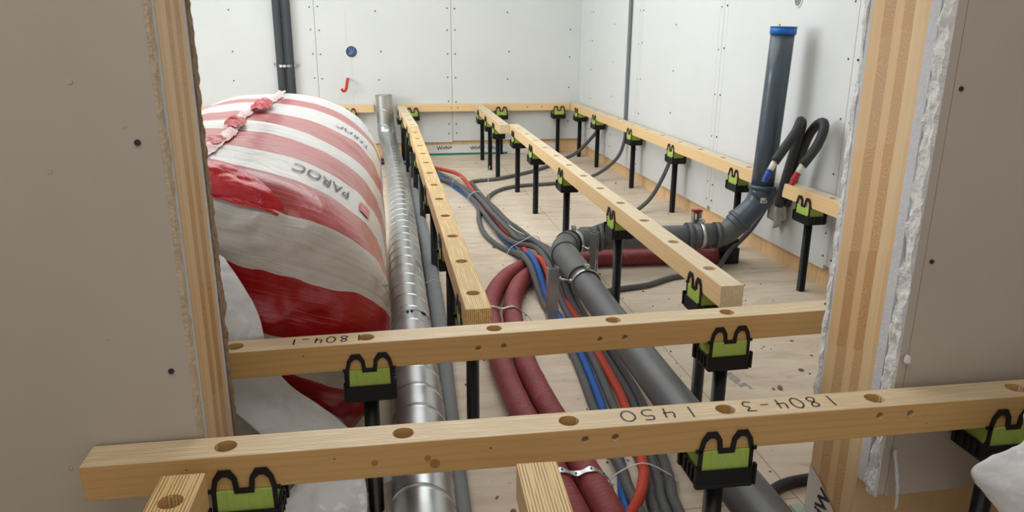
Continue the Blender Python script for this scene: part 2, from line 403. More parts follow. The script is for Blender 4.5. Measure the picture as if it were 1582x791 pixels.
for x in (-1.25, .02, 1.22):
    for z in (.23, .47, .70, .95, 1.30): pts.append((x+random.uniform(-.02, .02), YB-.0005, z))
for z in (.3, .62, .9, 1.15): pts.append((1.80, YB-.0005, z))
dots('screw_head', pts, (0, 1, 0), .0065, M_screw, wb)
ys = [1.60, 3.12, 4.37, 5.69, 6.92, 7.27]
for a, b in zip(ys[:-1], ys[1:]):
    bm = bmesh.new(); right_prism(bm, a+g, b-g, .097, ZT, 0, .0255)
    # rounded lower corners
    es = [e for e in bm.edges if abs(e.verts[0].co.z-.097) < 1e-4 and abs(e.verts[1].co.z-.097) < 1e-4 and abs(e.verts[0].co.y-e.verts[1].co.y) < 1e-4]
    bmesh.ops.bevel(bm, geom=es, offset=.022, segments=4, affect='EDGES')
    fin('plasterboard', bm, M_board, wr)
pts = []
for y in (6.92, 5.69, 4.37, 3.12):
    for z in (.16, .27, .55, .8, 1.06, 1.3):
        pts += [(RX(y)-.0005, y-.035, z+random.uniform(-.01, .01)), (RX(y)-.0005, y+.035, z)]
for y in (6.3, 5.05, 3.75):
    for z in (.2, .3, .62, .9, 1.2): pts.append((RX(y)-.0005, y, z))
dots('screw_head', pts, (1, .033, 0), .0055, M_screw, wr)
bm = bmesh.new()
for y in (4.32, 4.42, 5.65, 5.73):                 # faint filler lines beside the joints
    right_prism(bm, y, y+.002, .11, ZT, -.0006, 0)
fin('joint_line', bm, M_core, wr)
# hidden left wall of the far room with its window opening, and the near room
bm = bmesh.new()
box(bm, -3.4, -3.25, 1.6, 3.2, 0, ZT); box(bm, -3.4, -3.25, 5.6, 7.3, 0, ZT); box(bm, -3.4, -3.25, 3.2, 5.6, 0, .85); box(bm, -3.4, -3.25, 3.2, 5.6, 2.35, ZT)
structure('wall_left', bm, M_board)
room_box('wall_near_left', -2.75, -2.6, -2.4, 1.3, 0, ZT, M_board_n)
room_box('wall_near_right', 2.8, 2.95, -2.4, 1.3, 0, ZT, M_board_n)

# partition with the opening: timber core + broken boards on both faces
XL, XR = -.343, 1.042
def rough_strip(name, x, sgn, y0, y1, z0, z1, amp, m, parent, dz=.006, depth=.02, freq=28, ny=5, xw=.0):
    """broken board edge: the strip's end face at x bulges out towards the opening (sgn) unevenly"""
    bm = bmesh.new(); nz = int((z1-z0)/dz); rows = []
    for i in range(nz+1):
        z = z0+(z1-z0)*i/nz; row = []
        ring = [(x-sgn*depth, y0)] + [(x, y0+(y1-y0)*k/ny) for k in range(ny+1)] + [(x-sgn*depth, y1)]
        for k, (xx, yy) in enumerate(ring):
            if 0 < k < len(ring)-1:
                n1 = fbm((xx*3, yy*2.2, z), freq, 4); n2 = fbm((xx+9, yy*2, z*.9), freq*.6, 3)
                xx += sgn*amp*(n1*.9+.25)
                edge = 1 if k in (1, len(ring)-2) else .3
                yy += (n2*amp*.8*edge) * (1 if k > len(ring)/2 else 1)
                if k == 1 and y0 <= 1.3101: yy = min(yy, y0+.012)
            row.append(bm.verts.new((xx, yy, z)))
        rows.append(row)
    for a, b in zip(rows[:-1], rows[1:]):
        for k in range(len(a)-1): bm.faces.new((a[k], a[k+1], b[k+1], b[k]))
        bm.faces.new((a[-1], a[0], b[0], b[-1]))
    bm.faces.new(rows[0][::-1]); bm.faces.new(rows[-1])
    return fin(name, bm, m, parent)
# left part
bm = bmesh.new(); box(bm, -3.25, XL, 1.353, 1.538, 0, ZT)
pl = structure('wall_partition_left', bm, M_clt)
bm = bmesh.new(); box(bm, -2.6, XL-.0075, 1.31, 1.335, .2, ZT); fin('plasterboard', bm, M_board_n, pl)
bm = bmesh.new(); box(bm, -2.6, XL-.001, 1.3352, 1.3528, .2, ZT); fin('plasterboard', bm, M_core, pl)
rough_strip('broken_edge', XL-.002, 1, 1.3102, 1.334, .2, ZT, .0045, M_paper, pl, depth=.006)
bm = bmesh.new(); box(bm, -3.25, XL-.012, 1.5382, 1.548, .1, ZT); fin('dark_gap', bm, M_dark, pl)
bm = bmesh.new(); box(bm, -3.25, XL-.003, 1.5485, 1.572, .1, ZT); fin('plasterboard', bm, M_core, pl)
bm = bmesh.new(); box(bm, -3.25, XL-.014, 1.5722, 1.579, .1, ZT); fin('dark_gap', bm, M_dark, pl)
bm = bmesh.new(); box(bm, -3.25, XL-.03, 1.5795, 1.604, .1, ZT); fin('plasterboard', bm, M_board, pl)
rough_strip('broken_edge', XL-.003, 1, 1.582, 1.616, .1, ZT, .0055, M_paper_d, pl, freq=30)
dots('screw_head', [(-.384, 1.309, 1.014), (-.38, 1.309, .612), (-1.0, 1.309, .8), (-1.0, 1.309, .4)], (0, 1, 0), .0052, M_screw, pl)
bm = bmesh.new()
for (x, z) in ((-.66, .425), (-.60, .43), (-.57, .437), (-.55, .445), (-.475, .68), (-.52, .97), (-.47, 1.11), (-.40, 1.04)):
    cyl(bm, (x, 1.3095, z), (0, 1, 0), .002+random.random()*.0025, .001, 6)
fin('plaster_speck', bm, M_paper, pl)
# unseen lintel added over the opening to keep overhead light off the floor
bm = bmesh.new(); box(bm, XL, XR, 1.353, 1.55, 2.08, ZT); structure('wall_partition_added_lintel', bm, M_clt)
# right part
bm = bmesh.new(); box(bm, XR, 2.8, 1.37, 1.55, 0, ZT)
pr = structure('wall_partition_right', bm, M_clt)
XS = 1.0705
bm = bmesh.new(); box(bm, XR+.009, XS-.0006, 1.31, 1.342, .205, ZT); fin('plasterboard', bm, M_board_n, pr)
bm = bmesh.new(); box(bm, XS+.0006, 2.8, 1.31, 1.342, .2, ZT); fin('plasterboard', bm, M_board_n, pr)
bm = bmesh.new(); box(bm, XR-.001, 2.8, 1.3425, 1.3698, .215, ZT); fin('plasterboard', bm, M_core, pr)
rough_strip('broken_edge', XR+.004, -1, 1.3105, 1.342, .2, ZT, .010, M_broken, pr, depth=.006, freq=24, ny=7)
bm = bmesh.new(); box(bm, XR+.002, 2.02, 1.5505, 1.564, .24, ZT); fin('plasterboard', bm, M_core, pr)
rough_strip('broken_edge', XR+.002, -1, 1.5645, 1.580, .24, ZT, .006, M_broken, pr, depth=.04, freq=26, ny=4)
dots('screw_head', [(1.074+.012, 1.309, 1.087), (1.087, 1.309, .745), (1.6, 1.309, .745)], (0, 1, 0), .0048, M_screw, pr)
# torn paper hanging from the board's lower corner, white chip
bm = bmesh.new(); prev = None
for i in range(26):
    t = i/25; z = .32-.15*t; x = 1.068+.026*t**1.4; y = 1.300-.012*math.sin(t*3)
    w2 = .0035+.002*fbm((t*9, 0, 0), 1)
    c = (bm.verts.new((x-w2, y-.002, z)), bm.verts.new((x+w2, y, z+.004)))
    if prev: bm.faces.new((prev[0], prev[1], c[1], c[0]))
    prev = c
o = fin('torn_paper', bm, M_broken, pr); sm = o.modifiers.new('s', 'SOLIDIFY'); sm.thickness = .0012
bm = bmesh.new(); bmesh.ops.create_icosphere(bm, subdivisions=2, radius=.008, matrix=Matrix.Translation((1.062, 1.301, .535)))
for v in bm.verts: v.co += Vector((fbm(v.co, 90)*.006, 0, fbm(v.co+Vector((4, 0, 0)), 90)*.006))
fin('plaster_chip', bm, M_broken, pr)

# ------------------------------------------------------------------ text and handwriting
def text_data(s, size, shear=0, bold=0):
    c = bpy.data.curves.new('t', 'FONT'); c.body = s; c.size = size; c.shear = shear; c.offset = bold; c.align_x = 'CENTER'; c.align_y = 'CENTER'
    c.resolution_u = 3
    o = bpy.data.objects.new('t', c); COL.objects.link(o); dg = bpy.context.evaluated_depsgraph_get(); dg.update()
    me = bpy.data.meshes.new_from_object(o.evaluated_get(dg)); bpy.data.objects.remove(o); bpy.data.curves.remove(c)
    V = [v.co.copy() for v in me.vertices]; Fc = [tuple(p.vertices) for p in me.polygons]; bpy.data.meshes.remove(me)
    return V, Fc
def place_text(name, s, size, fn, m, parent, shear=0, bold=0, thick=.0004, sub=0):
    V, Fc = text_data(s, size, shear, bold)
    me = bpy.data.meshes.new(name)
    if sub:
        bm = bmesh.new(); vs = [bm.verts.new(v) for v in V]
        for f in Fc:
            try: bm.faces.new([vs[i] for i in f])
            except ValueError: pass
        for _ in range(sub):
            bmesh.ops.triangulate(bm, faces=bm.faces)
            bmesh.ops.subdivide_edges(bm, edges=[e for e in bm.edges if e.calc_length() > size*.12], cuts=1)
        bmesh.ops.triangulate(bm, faces=bm.faces)
        for v in bm.verts: v.co = fn(v.co.x, v.co.y)
        bm.to_mesh(me); bm.free()
    else:
        me.from_pydata([fn(v.x, v.y) for v in V], [], Fc)
    return link(name, me, m, parent)
GL = {'1': [[(.2, 0), (.25, 1)]], '8': [[(.5, .98), (.2, .85), (.25, .6), (.6, .35), (.62, .1), (.35, 0), (.12, .12), (.25, .4), (.6, .65), (.68, .88), (.5, .98)]],
      '0': [[(.4, 1), (.1, .75), (.05, .35), (.3, 0), (.65, .1), (.8, .5), (.7, .88), (.4, 1)]],
      '4': [[(.2, .95), (.08, .5), (.15, .4), (.7, .45)], [(.66, .9), (.52, .0)]],
      '5': [[(.75, .95), (.25, .95), (.2, .6), (.5, .62), (.72, .4), (.6, .08), (.3, 0), (.05, .1)]],
      '3': [[(.1, .95), (.7, .9), (.4, .58), (.72, .35), (.5, .02), (.05, .08)]],
      '-': [[(.1, .42), (.7, .42)]], '_': [[(.1, .15), (.7, .1)]], ' ': []}
def handwriting(s, parent, cx, cy, z, h, w, ang, flip=True):
    """written on the batten's top in its own frame; the photo sees it upside down"""
    bm = bmesh.new(); n = len(s); rot = Matrix.Rotation(ang, 3, 'Z')
    for i, ch in enumerate(s):
        for st in GL[ch]:
            P = []
            for (a, b) in st:
                q = Vector(((i-n/2+a*.86)*w, (b-.5)*h, 0)); q = rot @ q; P.append(Vector((cx+q.x, cy+q.y, z)))
            P = catmull(P, .003) if len(P) > 2 else P
            prev = None; hw = .0019
            for k, p in enumerate(P):
                t = (P[min(k+1, len(P)-1)]-P[max(k-1, 0)]).normalized(); nn = Vector((-t.y, t.x, 0))*hw
                c = (bm.verts.new(p+nn), bm.verts.new(p-nn))
                if prev: bm.faces.new((prev[0], prev[1], c[1], c[0]))
                prev = c
    return fin('handwriting', bm, M_ink, parent)

# ------------------------------------------------------------------ battens
ZTOP, BH, BW, HR = .48, .067, .070, .0195
def batten(p0, p1, holes, m, label, group=None, dimples=(), knots=(), nails=()):
    """p0,p1: ends of the centre line; holes: distances from p0; dimples: (distance, height, side)"""
    p0 = Vector((*p0, 0)); p1 = Vector((*p1, 0)); L = (p1-p0).length; ang = math.atan2(p1.y-p0.y, p1.x-p0.x)
    bm = bmesh.new(); box(bm, 0, L, -BW/2, BW/2, 0, BH, bev=.0016)
    me = bpy.data.meshes.new('batten'); bmesh.ops.recalc_face_normals(bm, faces=bm.faces); bm.to_mesh(me); bm.free()
    o = link('wooden_batten', me, m)
    bm = bmesh.new()
    for d in holes:
        cyl(bm, (d, 0, BH/2), (0, 0, 1), HR, BH*1.3, 28)
    for (d, z, sd) in dimples: cyl(bm, (d, sd*BW/2, z), (0, 1, 0), .0075, .03, 14)
    for (d, z, sd) in nails: cyl(bm, (d, sd*BW/2, z), (0, 1, 0), .0022, .02, 8)
    bmesh.ops.recalc_face_normals(bm, faces=bm.faces)
    cme = bpy.data.meshes.new('cut'); bm.to_mesh(cme); bm.free(); c = bpy.data.objects.new('cut', cme); COL.objects.link(c)
    md = o.modifiers.new('b', 'BOOLEAN'); md.operation = 'DIFFERENCE'; md.solver = 'EXACT'; md.object = c
    dg = bpy.context.evaluated_depsgraph_get(); dg.update()
    nm = bpy.data.meshes.new_from_object(o.evaluated_get(dg)); o.modifiers.clear(); o.data = nm; bpy.data.objects.remove(c)
    for p in nm.polygons: p.use_smooth = False
    o.location = (p0.x, p0.y, ZTOP-BH); o.rotation_euler = (0, 0, ang)
    for (d, z, r) in knots:
        bm = bmesh.new(); cyl(bm, (d, -BW/2, z), (0, 1, 0), r, .0012, 18)
        fin('knot', bm, M_knot, o)
    return tag(o, label, 'batten', group)
front = batten((-.525, 1.270), (1.95, 1.236), [.231, .543, .854, 1.168, 1.486, 1.807, 2.12], M_lvl_a,
    'nearest long batten across the foreground, handwritten 1450 on top, ending at the dark left wall',
    dimples=[(.878, .045, -1), (.936, .045, -1), (1.478, .047, -1), (1.545, .047, -1)], knots=[(.598, .020, .0095), (.585, .032, .006), (.49, .031, .006)], nails=[(.17, .045, -1), (.42, .045, -1), (.70, .042, -1), (1.585, .02, -1)])
handwriting('1450', front, 1.025, .0, BH+.0005, .040, .040, PI)
handwriting('1804-3', front, 1.298, .003, BH+.0005, .040, .034, PI)
second = batten((-.62, 1.712), (1.52, 1.768), [.267, .566, .877, 1.184, 1.496, 1.8], M_lvl_a,
    'batten across the opening just beyond the doorway, handwritten 1804 at its left end', dimples=[(.832, .032, -1), (.895, .033, -1), (1.14, .032, -1), (1.205, .032, -1), (.252, .030, -1)], nails=[(.42, .045, -1)])
handwriting('1804_1', second, .465, .0, BH+.0005, .034, .030, PI)
near_l = batten((-.347, 1.186), (-.372, .30), [.077, .38, .68], M_lvl_b, 'short batten pointing at the camera in the bottom left corner, under the front batten', 'battens running towards the camera')
near_m = batten((.240, 1.128), (.205, .30), [.27, .57], M_lvl_b, 'batten end at bottom centre running towards the camera beside the maroon pipes', 'battens running towards the camera')
left_b = batten((.236, 1.875), (.240, 5.62), [.125+.302*i for i in range(12)], M_lvl_b, 'long golden striped batten left of the room centre, beside the metal duct')
left_f = batten((.245, 5.64), (.200, 7.10), [.1+.3*i for i in range(5)], M_lvl_c, 'pale short batten continuing the golden one to the back wall')
mid_b = batten((.985, 1.948), (.990, 5.68), [.165+.303*i for i in range(12)], M_lvl_c, 'long pale batten right of the room centre, crossing above the grey cross pipe')
mid_f = batten((.917, 5.66), (.915, 7.19), [.12+.3*i for i in range(5)], M_lvl_c, 'short pale batten meeting the middle of the back wall batten')
rail_r = batten((1.9255, 3.62), (1.838, 7.19), [.12+.303*i for i in range(12)], M_lvl_c, 'batten along the right wall running from the back corner to the grey riser')
rail_r2 = batten((1.970, 2.22), (1.920, 3.32), [.15+.303*i for i in range(4)], M_lvl_c, 'short batten piece on the right wall between grey riser and door jamb')
rail_bl = batten((-1.9, YB-.0365), (-.045, YB-.0365), [], M_lvl_c, 'back wall batten left of the upright metal duct', 'back wall battens', dimples=())
rail_br = batten((.165, YB-.0365), (1.795, YB-.0365), [], M_lvl_c, 'back wall batten from the upright metal duct to the right corner', 'back wall battens')
for r, P in ((rail_br, (.5, .56, 1.22, 1.36)), (rail_bl, (.55, .63))):
    bm = bmesh.new()
    for x in P: cyl(bm, (x, -BW/2, .034), (0, 1, 0), .007, .0016, 8)
    fin('screw_hole', bm, M_knot, r)
# ------------------------------------------------------------------ adjustable feet
def ribbon(bm, pts, w, y0, y1):
    """thick polyline in the xz plane, extruded from y0 to y1"""
    P = [Vector((x, 0, z)) for x, z in pts]; n = len(P); A = []; B = []
    for i in range(n):
        a = (P[i]-P[i-1]).normalized() if i else (P[1]-P[0]).normalized()
        b = (P[i+1]-P[i]).normalized() if i < n-1 else a
        na = Vector((-a.z, 0, a.x)); nb = Vector((-b.z, 0, b.x)); m = (na+nb).normalized(); k = (w[i] if isinstance(w, list) else w)/2/max(.45, m.dot(na))
        A.append(P[i]+m*k); B.append(P[i]-m*k)
    R = [[bm.verts.new((q.x, y, q.z)) for q in (A[i], B[i]) for y in (y0, y1)] for i in range(n)]
    for i in range(n-1):
        p, q = R[i], R[i+1]
        bm.faces.new((p[0], q[0], q[1], p[1])); bm.faces.new((p[2], p[3], q[3], q[2])); bm.faces.new((p[0], p[2], q[2], q[0])); bm.faces.new((p[1], q[1], q[3], p[3]))
    for p in (R[0], R[-1]): bm.faces.new((p[0], p[1], p[3], p[2]))
ZB = ZTOP-BH
def make_foot():
    t = empty('adjustable_foot')
    bm = bmesh.new(); n = 98; segs = 24; P = []; Rr = []
    z0 = 0.0; z1 = .343
    uv = bm.loops.layers.uv.new('UVMap')
    steps = n*2; P = [Vector((0, 0, z0+(z1-z0)*i/steps)) for i in range(steps+1)]
    sweep(bm, P, lambda L, a: .0192 if int(round(L/((z1-z0)/steps))) % 2 else .0172, segs, True, uv)
    me_leg = fin('threaded_leg', bm, M_thread, t)
    for p in me_leg.data.polygons: p.use_smooth = False
    bm = bmesh.new(); bx, by = .057, .046
    # cup: floor and four walls with small lugs
    box(bm, -bx, bx, -by, by, .333, .341, bev=.002)
    for s in (-1, 1):
        box(bm, -bx, bx, s*by-.004*(s > 0), s*by+.004*(s < 0), .341, .374)
        box(bm, s*bx-.004*(s > 0), s*bx+.004*(s < 0), -by+.004, by-.004, .341, .372)
        box(bm, s*bx, s*(bx+.005), -by-.003, -by+.007, .338, .383); box(bm, s*bx, s*(bx+.005), by-.007, by+.003, .338, .383)
        for q in (-.018, 0, .018): box(bm, s*bx, s*(bx+.003), q-.003, q+.003, .340, .370)
    cyl(bm, (0, 0, .337), (0, 0, 1), .024, .016, 24)
    fin('cup', bm, M_black, t)
    bm = bmesh.new(); box(bm, -.050, .050, -.039, .039, .342, ZB-.0005, bev=.001); fin('acoustic_pad', bm, M_green, t)
    # clips: two loops each side, bars and corner posts
    for s in (-1, 1):
        bm = bmesh.new(); zb = ZB+.001; y0, y1 = s*(BW/2+.0012), s*(BW/2+.0052)
        pts = [(-.052, .374), (-.0515, zb+.002), (-.047, zb+.022), (-.038, zb+.034), (-.024, zb+.034), (-.015, zb+.022), (-.0125, zb-.002),
               (.0125, zb-.002), (.015, zb+.022), (.024, zb+.034), (.038, zb+.034), (.047, zb+.022), (.0515, zb+.002), (.052, .374)]
        wd = [.008, .0085, .009, .0125, .0125, .009, .0095, .0095, .009, .0125, .0125, .009, .0085, .008]
        ribbon(bm, pts, wd, min(y0, y1), max(y0, y1))
        ribbon(bm, [(-.062, zb), (-.050, zb)], .007, min(y0, y1), max(y0, y1)); ribbon(bm, [(.050, zb), (.062, zb)], .007, min(y0, y1), max(y0, y1))
        fin('clip', bm, M_black, t)
    return t
foot0 = make_foot(); used = [False]
def foot(x, y, ang, label, group=None):
    if not used[0]: r = foot0; used[0] = True
    else:
        r = foot0.copy(); COL.objects.link(r)
        for c in foot0.children:
            k = c.copy(); COL.objects.link(k); k.parent = r
    r.location = (x, y, 0); r.rotation_euler = (0, 0, ang)
    tag(r, label, 'batten foot', group or 'black batten feet with green pads'); return r
A0 = math.atan2(-.034, 2.475); A2 = math.atan2(.056, 2.14); AY = PI/2
def along(p, q, d): # point at y=d on a line
    k = (d-p[1])/(q[1]-p[1]); return p[0]+(q[0]-p[0])*k
for x, lab in ((-.262, 'black foot under the left end of the nearest batten, partly behind the short corner batten'),
               (.634, 'black foot under the handwritten nearest batten, beside the red and grey conduit bundle'),
               (1.258, 'black foot under the nearest batten at the right edge, half covered by white film')):
    foot(x, 1.270+(x+.525)*math.tan(A0), A0, lab)
for x, lab in ((-.050, 'black foot under the 1804 batten, standing in front of the striped package'),
               (.872, 'black foot under the 1804 batten, standing right of the big grey pipe')):
    foot(x, 1.712+(x+.62)*math.tan(A2), A2, lab)
foot(-.354, .93, AY, 'black foot under the short corner batten in the bottom left')
foot(.222, .80, AY, 'black foot under the batten running towards the camera at bottom centre')
for y, lab in ((2.04, 'foot at the near end of the golden striped batten, first from the camera'), (2.71, 'second foot from the camera under the golden striped batten'),
               (3.60, 'third foot from the camera under the golden striped batten'), (4.60, 'fourth foot from the camera under the golden striped batten'), (5.45, 'farthest foot under the golden striped batten')):
    foot(.238, y, AY, 'black '+lab)
for y, lab in ((5.84, 'foot at the near end of the pale batten continuing the golden one'), (6.42, 'middle foot of the pale batten behind the golden one'), (6.98, 'foot of the pale left batten closest to the back wall')):
    foot(along((.245, 5.64), (.200, 7.10), y), y, AY+.03, 'black '+lab)
for y, lab in ((2.13, 'foot at the near end of the long pale middle batten'), (3.03, 'second foot of the long pale middle batten, close to the grey cross pipe'),
               (3.97, 'third foot of the long pale middle batten counted from the camera'), (4.82, 'fourth foot of the long pale middle batten'), (5.50, 'farthest foot of the long pale middle batten')):
    foot(along((.985, 1.948), (.990, 5.68), y), y, AY, 'black '+lab)
for y, lab in ((5.98, 'foot at the near end of the short pale batten by the back wall'), (6.42, 'middle foot of the short pale batten by the back wall'), (6.92, 'rear foot of the short pale batten by the back wall')):
    foot(.916, y, AY, 'black '+lab)
for y, lab in ((3.84, 'foot of the right wall batten beside the grey riser'), (4.72, 'foot of the right wall batten next to the rising grey conduit'), (5.52, 'foot of the right wall batten below the wall conduit'),
               (6.42, 'second foot from the back corner under the right wall batten'), (6.98, 'foot of the right wall batten in the back corner')):
    foot(along((1.9255, 3.62), (1.838, 7.19), y), y, AY+.025, 'black '+lab)
foot(1.926, 3.13, AY+.045, 'black foot under the short right wall batten next to the door jamb')
for x, lab in ((-.262, 'foot of the back wall batten just beside the striped package'), (.305, 'foot of the back wall batten right behind the pale left batten'),
               (1.135, 'foot under the middle of the back wall batten'), (1.69, 'foot of the back wall batten near the right corner'), (-1.1, 'foot of the back wall batten hidden behind the package')):
    if x > -1: foot(x, YB-.0485, 0, 'black '+lab)
foot(-1.3, YB-.0485, 0, 'black foot of the back wall batten behind the striped package')

# ------------------------------------------------------------------ metal duct
duct = empty('ventilation_duct', (.08, 3, 0), label='long galvanised spiral duct on the floor, turning up at the back wall', cat='duct')
dp = [(.045, .9, .08), (.065, 1.6, .08), (.078, 2.1, .08), (.082, 2.46, .08), (.09, 3.2, .08), (.108, 4.49, .08), (.112, 5.6, .08), (.105, 6.4, .082), (.092, 6.78, .098)]
def spiral(L, a):
    ph = (L/.135 + a/(2*PI)) % 1
    r = .0775
    if ph < .09: r += .0022*math.sin(ph/.09*PI)
    return r
def local(pts, o): return [tuple(Vector(p)-Vector(o.location)) for p in pts]
bm = bmesh.new(); P = [Vector(q) for q in catmull(local(dp, duct), .0034)]
uv = bm.loops.layers.uv.new('UVMap'); sweep(bm, P, spiral, 40, False, uv); fin('spiral_pipe', bm, M_spiral, duct)
el = [(.092, 6.76, .097), (.088, 6.86, .108), (.080, 6.96, .135), (.070, 7.05, .18), (.062, 7.10, .235), (.058, 7.115, .29)]
bm = bmesh.new(); P = [Vector(q) for q in catmull(local(el, duct), .02)]
sweep(bm, P, .0795, 40, False); fin('elbow', bm, M_galv, duct)
up = [(.058, 7.115, .27), (.052, 7.12, .42), (.046, 7.125, .575)]
bm = bmesh.new(); uv = bm.loops.layers.uv.new('UVMap'); P = [Vector(q) for q in catmull(local(up, duct), .01)]
sweep(bm, P, lambda L, a: .0755, 40, False, uv)
sweep(bm, P[::-1], .0735, 40, False)
o = fin('upright_pipe', bm, M_spiral, duct, recalc=False)
bm = bmesh.new(); ring_on(bm, Vector((.046, 7.125, .575))-Vector(duct.location), (-.04, .03, 1), .0725, .0775, .006, 40); fin('rim', bm, M_steel, duct)
bm = bmesh.new()
for (y, r) in ((2.75, .0800), (6.76, .0815)):
    ring_on(bm, Vector((along((.082, 2.46), (.09, 3.2), 2.75) if y < 3 else .093, y, .08 if y < 3 else .097))-Vector(duct.location), (0, 1, 0), .076, r, .012, 40)
fin('joint_collar', bm, M_galv, duct)
bm = bmesh.new()
for (dx, dz) in ((-.012, .0785), (.004, .0795), (.045, .0655), (.052, .0600)):
    cyl(bm, Vector((.085+dx, 2.72+random.uniform(-.01, .02), .08+dz))-Vector(duct.location), (dx, 0, dz), .0055, .007, 8)
fin('screw', bm, M_screw, duct)

# ------------------------------------------------------------------ foam-wrapped tubes beside the duct
def lay(name, pts, r, m, label, cat, group=None, segs=14, step=.03):
    o = tube(name, pts, r, m, None, segs, step); return tag(o, label, cat, group)
def fr(r, f=14, a=.03): return lambda L, an: r*(1+a*fbm((L*f*.3, math.cos(an)*.6, math.sin(an)*.6), 1.0))
lay('insulated_pipe', [(.255, 6.35, .036), (.250, 5.95, .036), (.226, 5.62, .036), (.222, 5.2, .036), (.220, 4.75, .036), (.222, 4.42, .036), (.224, 4.07, .036), (.218, 3.66, .036), (.203, 2.9, .034), (.178, 2.2, .029), (.160, 1.7, .028), (.135, 1.0, .028)],
    lambda L, a: .034-.0065*max(0, min(1, (L-3.3)/.9)), M_foam, 'thick grey foam-wrapped pipe on the floor right of the metal duct', 'pipe')
lay('insulated_pipe', [(.172, 5.45, .023), (.170, 4.8, .023), (.169, 4.4, .023), (.167, 4.0, .023), (.162, 3.6, .023), (.156, 3.0, .023), (.145, 2.3, .023), (.136, 1.7, .023), (.12, 1.0, .023)],
    fr(.0205), M_foam, 'thinner grey foam pipe squeezed between the metal duct and the thick foam pipe', 'pipe')
o = tube('cable_tie', [(.145, 3.35, .052), (.18, 3.345, .058), (.215, 3.34, .073), (.245, 3.34, .058)], .0018, M_tie); tag(o, 'white tie over the grey foam pipes beside the duct', 'cable tie')

# ------------------------------------------------------------------ conduits
H = {
'red': [(.444, 6.424, .030), (.587, 5.922, .066), (.626, 5.464, .062), (.659, 5.017, .034), (.703, 4.298, .034), (.732, 4.095, .034), (.736, 3.743, .050), (.739, 3.524, .098), (.745, 3.400, .100), (.750, 3.207, .050), (.773, 2.910, .030), (.762, 2.537, .030), (.752, 2.296, .030), (.738, 2.126, .030), (.672, 1.763, .050), (.638, 1.658, .055), (.594, 1.580, .045), (.500, 1.470, .030), (.360, 1.370, .020)],
'blue': [(.400, 6.400, .015), (.500, 5.900, .015), (.600, 5.350, .015), (.650, 4.900, .014), (.667, 4.491, .014), (.664, 4.238, .020), (.690, 4.006, .020), (.700, 3.814, .020), (.705, 3.600, .098), (.702, 3.350, .103), (.705, 3.143, .020), (.712, 2.954, .015), (.706, 2.571, .015), (.689, 2.330, .015), (.670, 2.149, .015), (.628, 1.817, .014), (.606, 1.725, .014), (.585, 1.640, .014), (.570, 1.500, .014), (.550, 1.000, .014)],
'g1': [(.446, 6.324, .015), (.546, 5.726, .040), (.608, 5.206, .040), (.625, 4.950, .016), (.591, 4.636, .014), (.581, 4.310, .014), (.622, 4.053, .014), (.668, 3.930, .014), (.690, 3.800, .040), (.673, 3.575, .098), (.672, 3.350, .103), (.680, 3.150, .020), (.680, 2.970, .014), (.676, 2.564, .014), (.660, 2.334, .014), (.642, 2.151, .014), (.615, 1.860, .030), (.612, 1.750, .036), (.598, 1.600, .036), (.580, 1.000, .030)],
'g2': [(.442, 6.164, .014), (.548, 5.746, .014), (.621, 5.204, .030), (.640, 4.615, .036), (.659, 4.223, .040), (.697, 3.955, .055), (.761, 3.845, .066), (.775, 3.703, .088), (.766, 3.450, .106), (.757, 3.300, .105), (.748, 3.022, .040), (.734, 2.513, .028), (.720, 2.296, .022), (.704, 2.123, .020), (.686, 1.790, .014), (.668, 1.683, .014), (.645, 1.564, .014), (.600, 1.000, .014)],
'g3': [(.433, 6.051, .014), (.551, 5.641, .042), (.638, 5.139, .064), (.676, 4.623, .058), (.708, 4.263, .056), (.728, 3.988, .062), (.778, 3.880, .090), (.800, 3.600, .106), (.798, 3.392, .106), (.795, 3.041, .030), (.792, 2.556, .014), (.786, 2.304, .014), (.773, 2.132, .014), (.716, 1.802, .014), (.698, 1.693, .014), (.674, 1.571, .014), (.640, 1.000, .014)],
'hA': [(1.885, 6.450, .340), (1.830, 6.520, .240), (1.720, 6.600, .100), (1.560, 6.600, .030), (1.302, 6.295, .014), (.945, 5.972, .014), (.700, 5.860, .014), (.672, 5.573, .040), (.705, 4.967, .032), (.738, 4.430, .040), (.760, 4.090, .045), (.820, 3.850, .050), (.842, 3.600, .093), (.838, 3.400, .103), (.832, 3.166, .030), (.822, 2.928, .014), (.826, 2.554, .014), (.818, 2.320, .014), (.803, 2.131, .014), (.748, 1.782, .014), (.730, 1.691, .014), (.706, 1.568, .014), (.670, 1.000, .014)],
'hB': [(1.924, 5.860, .420), (1.920, 5.860, .320), (1.860, 5.840, .180), (1.700, 5.820, .060), (1.500, 5.760, .018), (1.281, 5.700, .014), (1.020, 5.651, .014), (.840, 5.500, .014), (.722, 5.201, .020), (.745, 4.900, .014), (.765, 4.600, .014), (.800, 4.400, .014), (.840, 4.100, .020), (.872, 3.800, .050), (.873, 3.600, .060)],
'hC': [(1.950, 4.930, .340), (1.930, 4.920, .280), (1.860, 4.860, .180), (1.760, 4.780, .080), (1.620, 4.680, .020), (1.410, 4.483, .014), (1.207, 4.300, .014), (1.057, 4.150, .014), (.930, 3.950, .014), (.895, 3.750, .030)],
'hD': [(1.985, 3.560, .400), (1.965, 3.600, .300), (1.900, 3.620, .170), (1.765, 3.570, .070), (1.620, 3.430, .017), (1.387, 3.372, .014), (1.221, 3.279, .014), (1.082, 3.245, .014), (.957, 3.191, .014), (.870, 3.050, .014)],
}
cg = 'conduits tied in a bundle across the floor'
lay('corrugated_conduit', H['red'], .0150, M_hr, 'bright red corrugated conduit in the floor bundle, curving left at the front', 'conduit', cg)
lay('corrugated_conduit', H['blue'], .0150, M_hb, 'blue corrugated conduit in the floor bundle under the grey ones', 'conduit', cg)
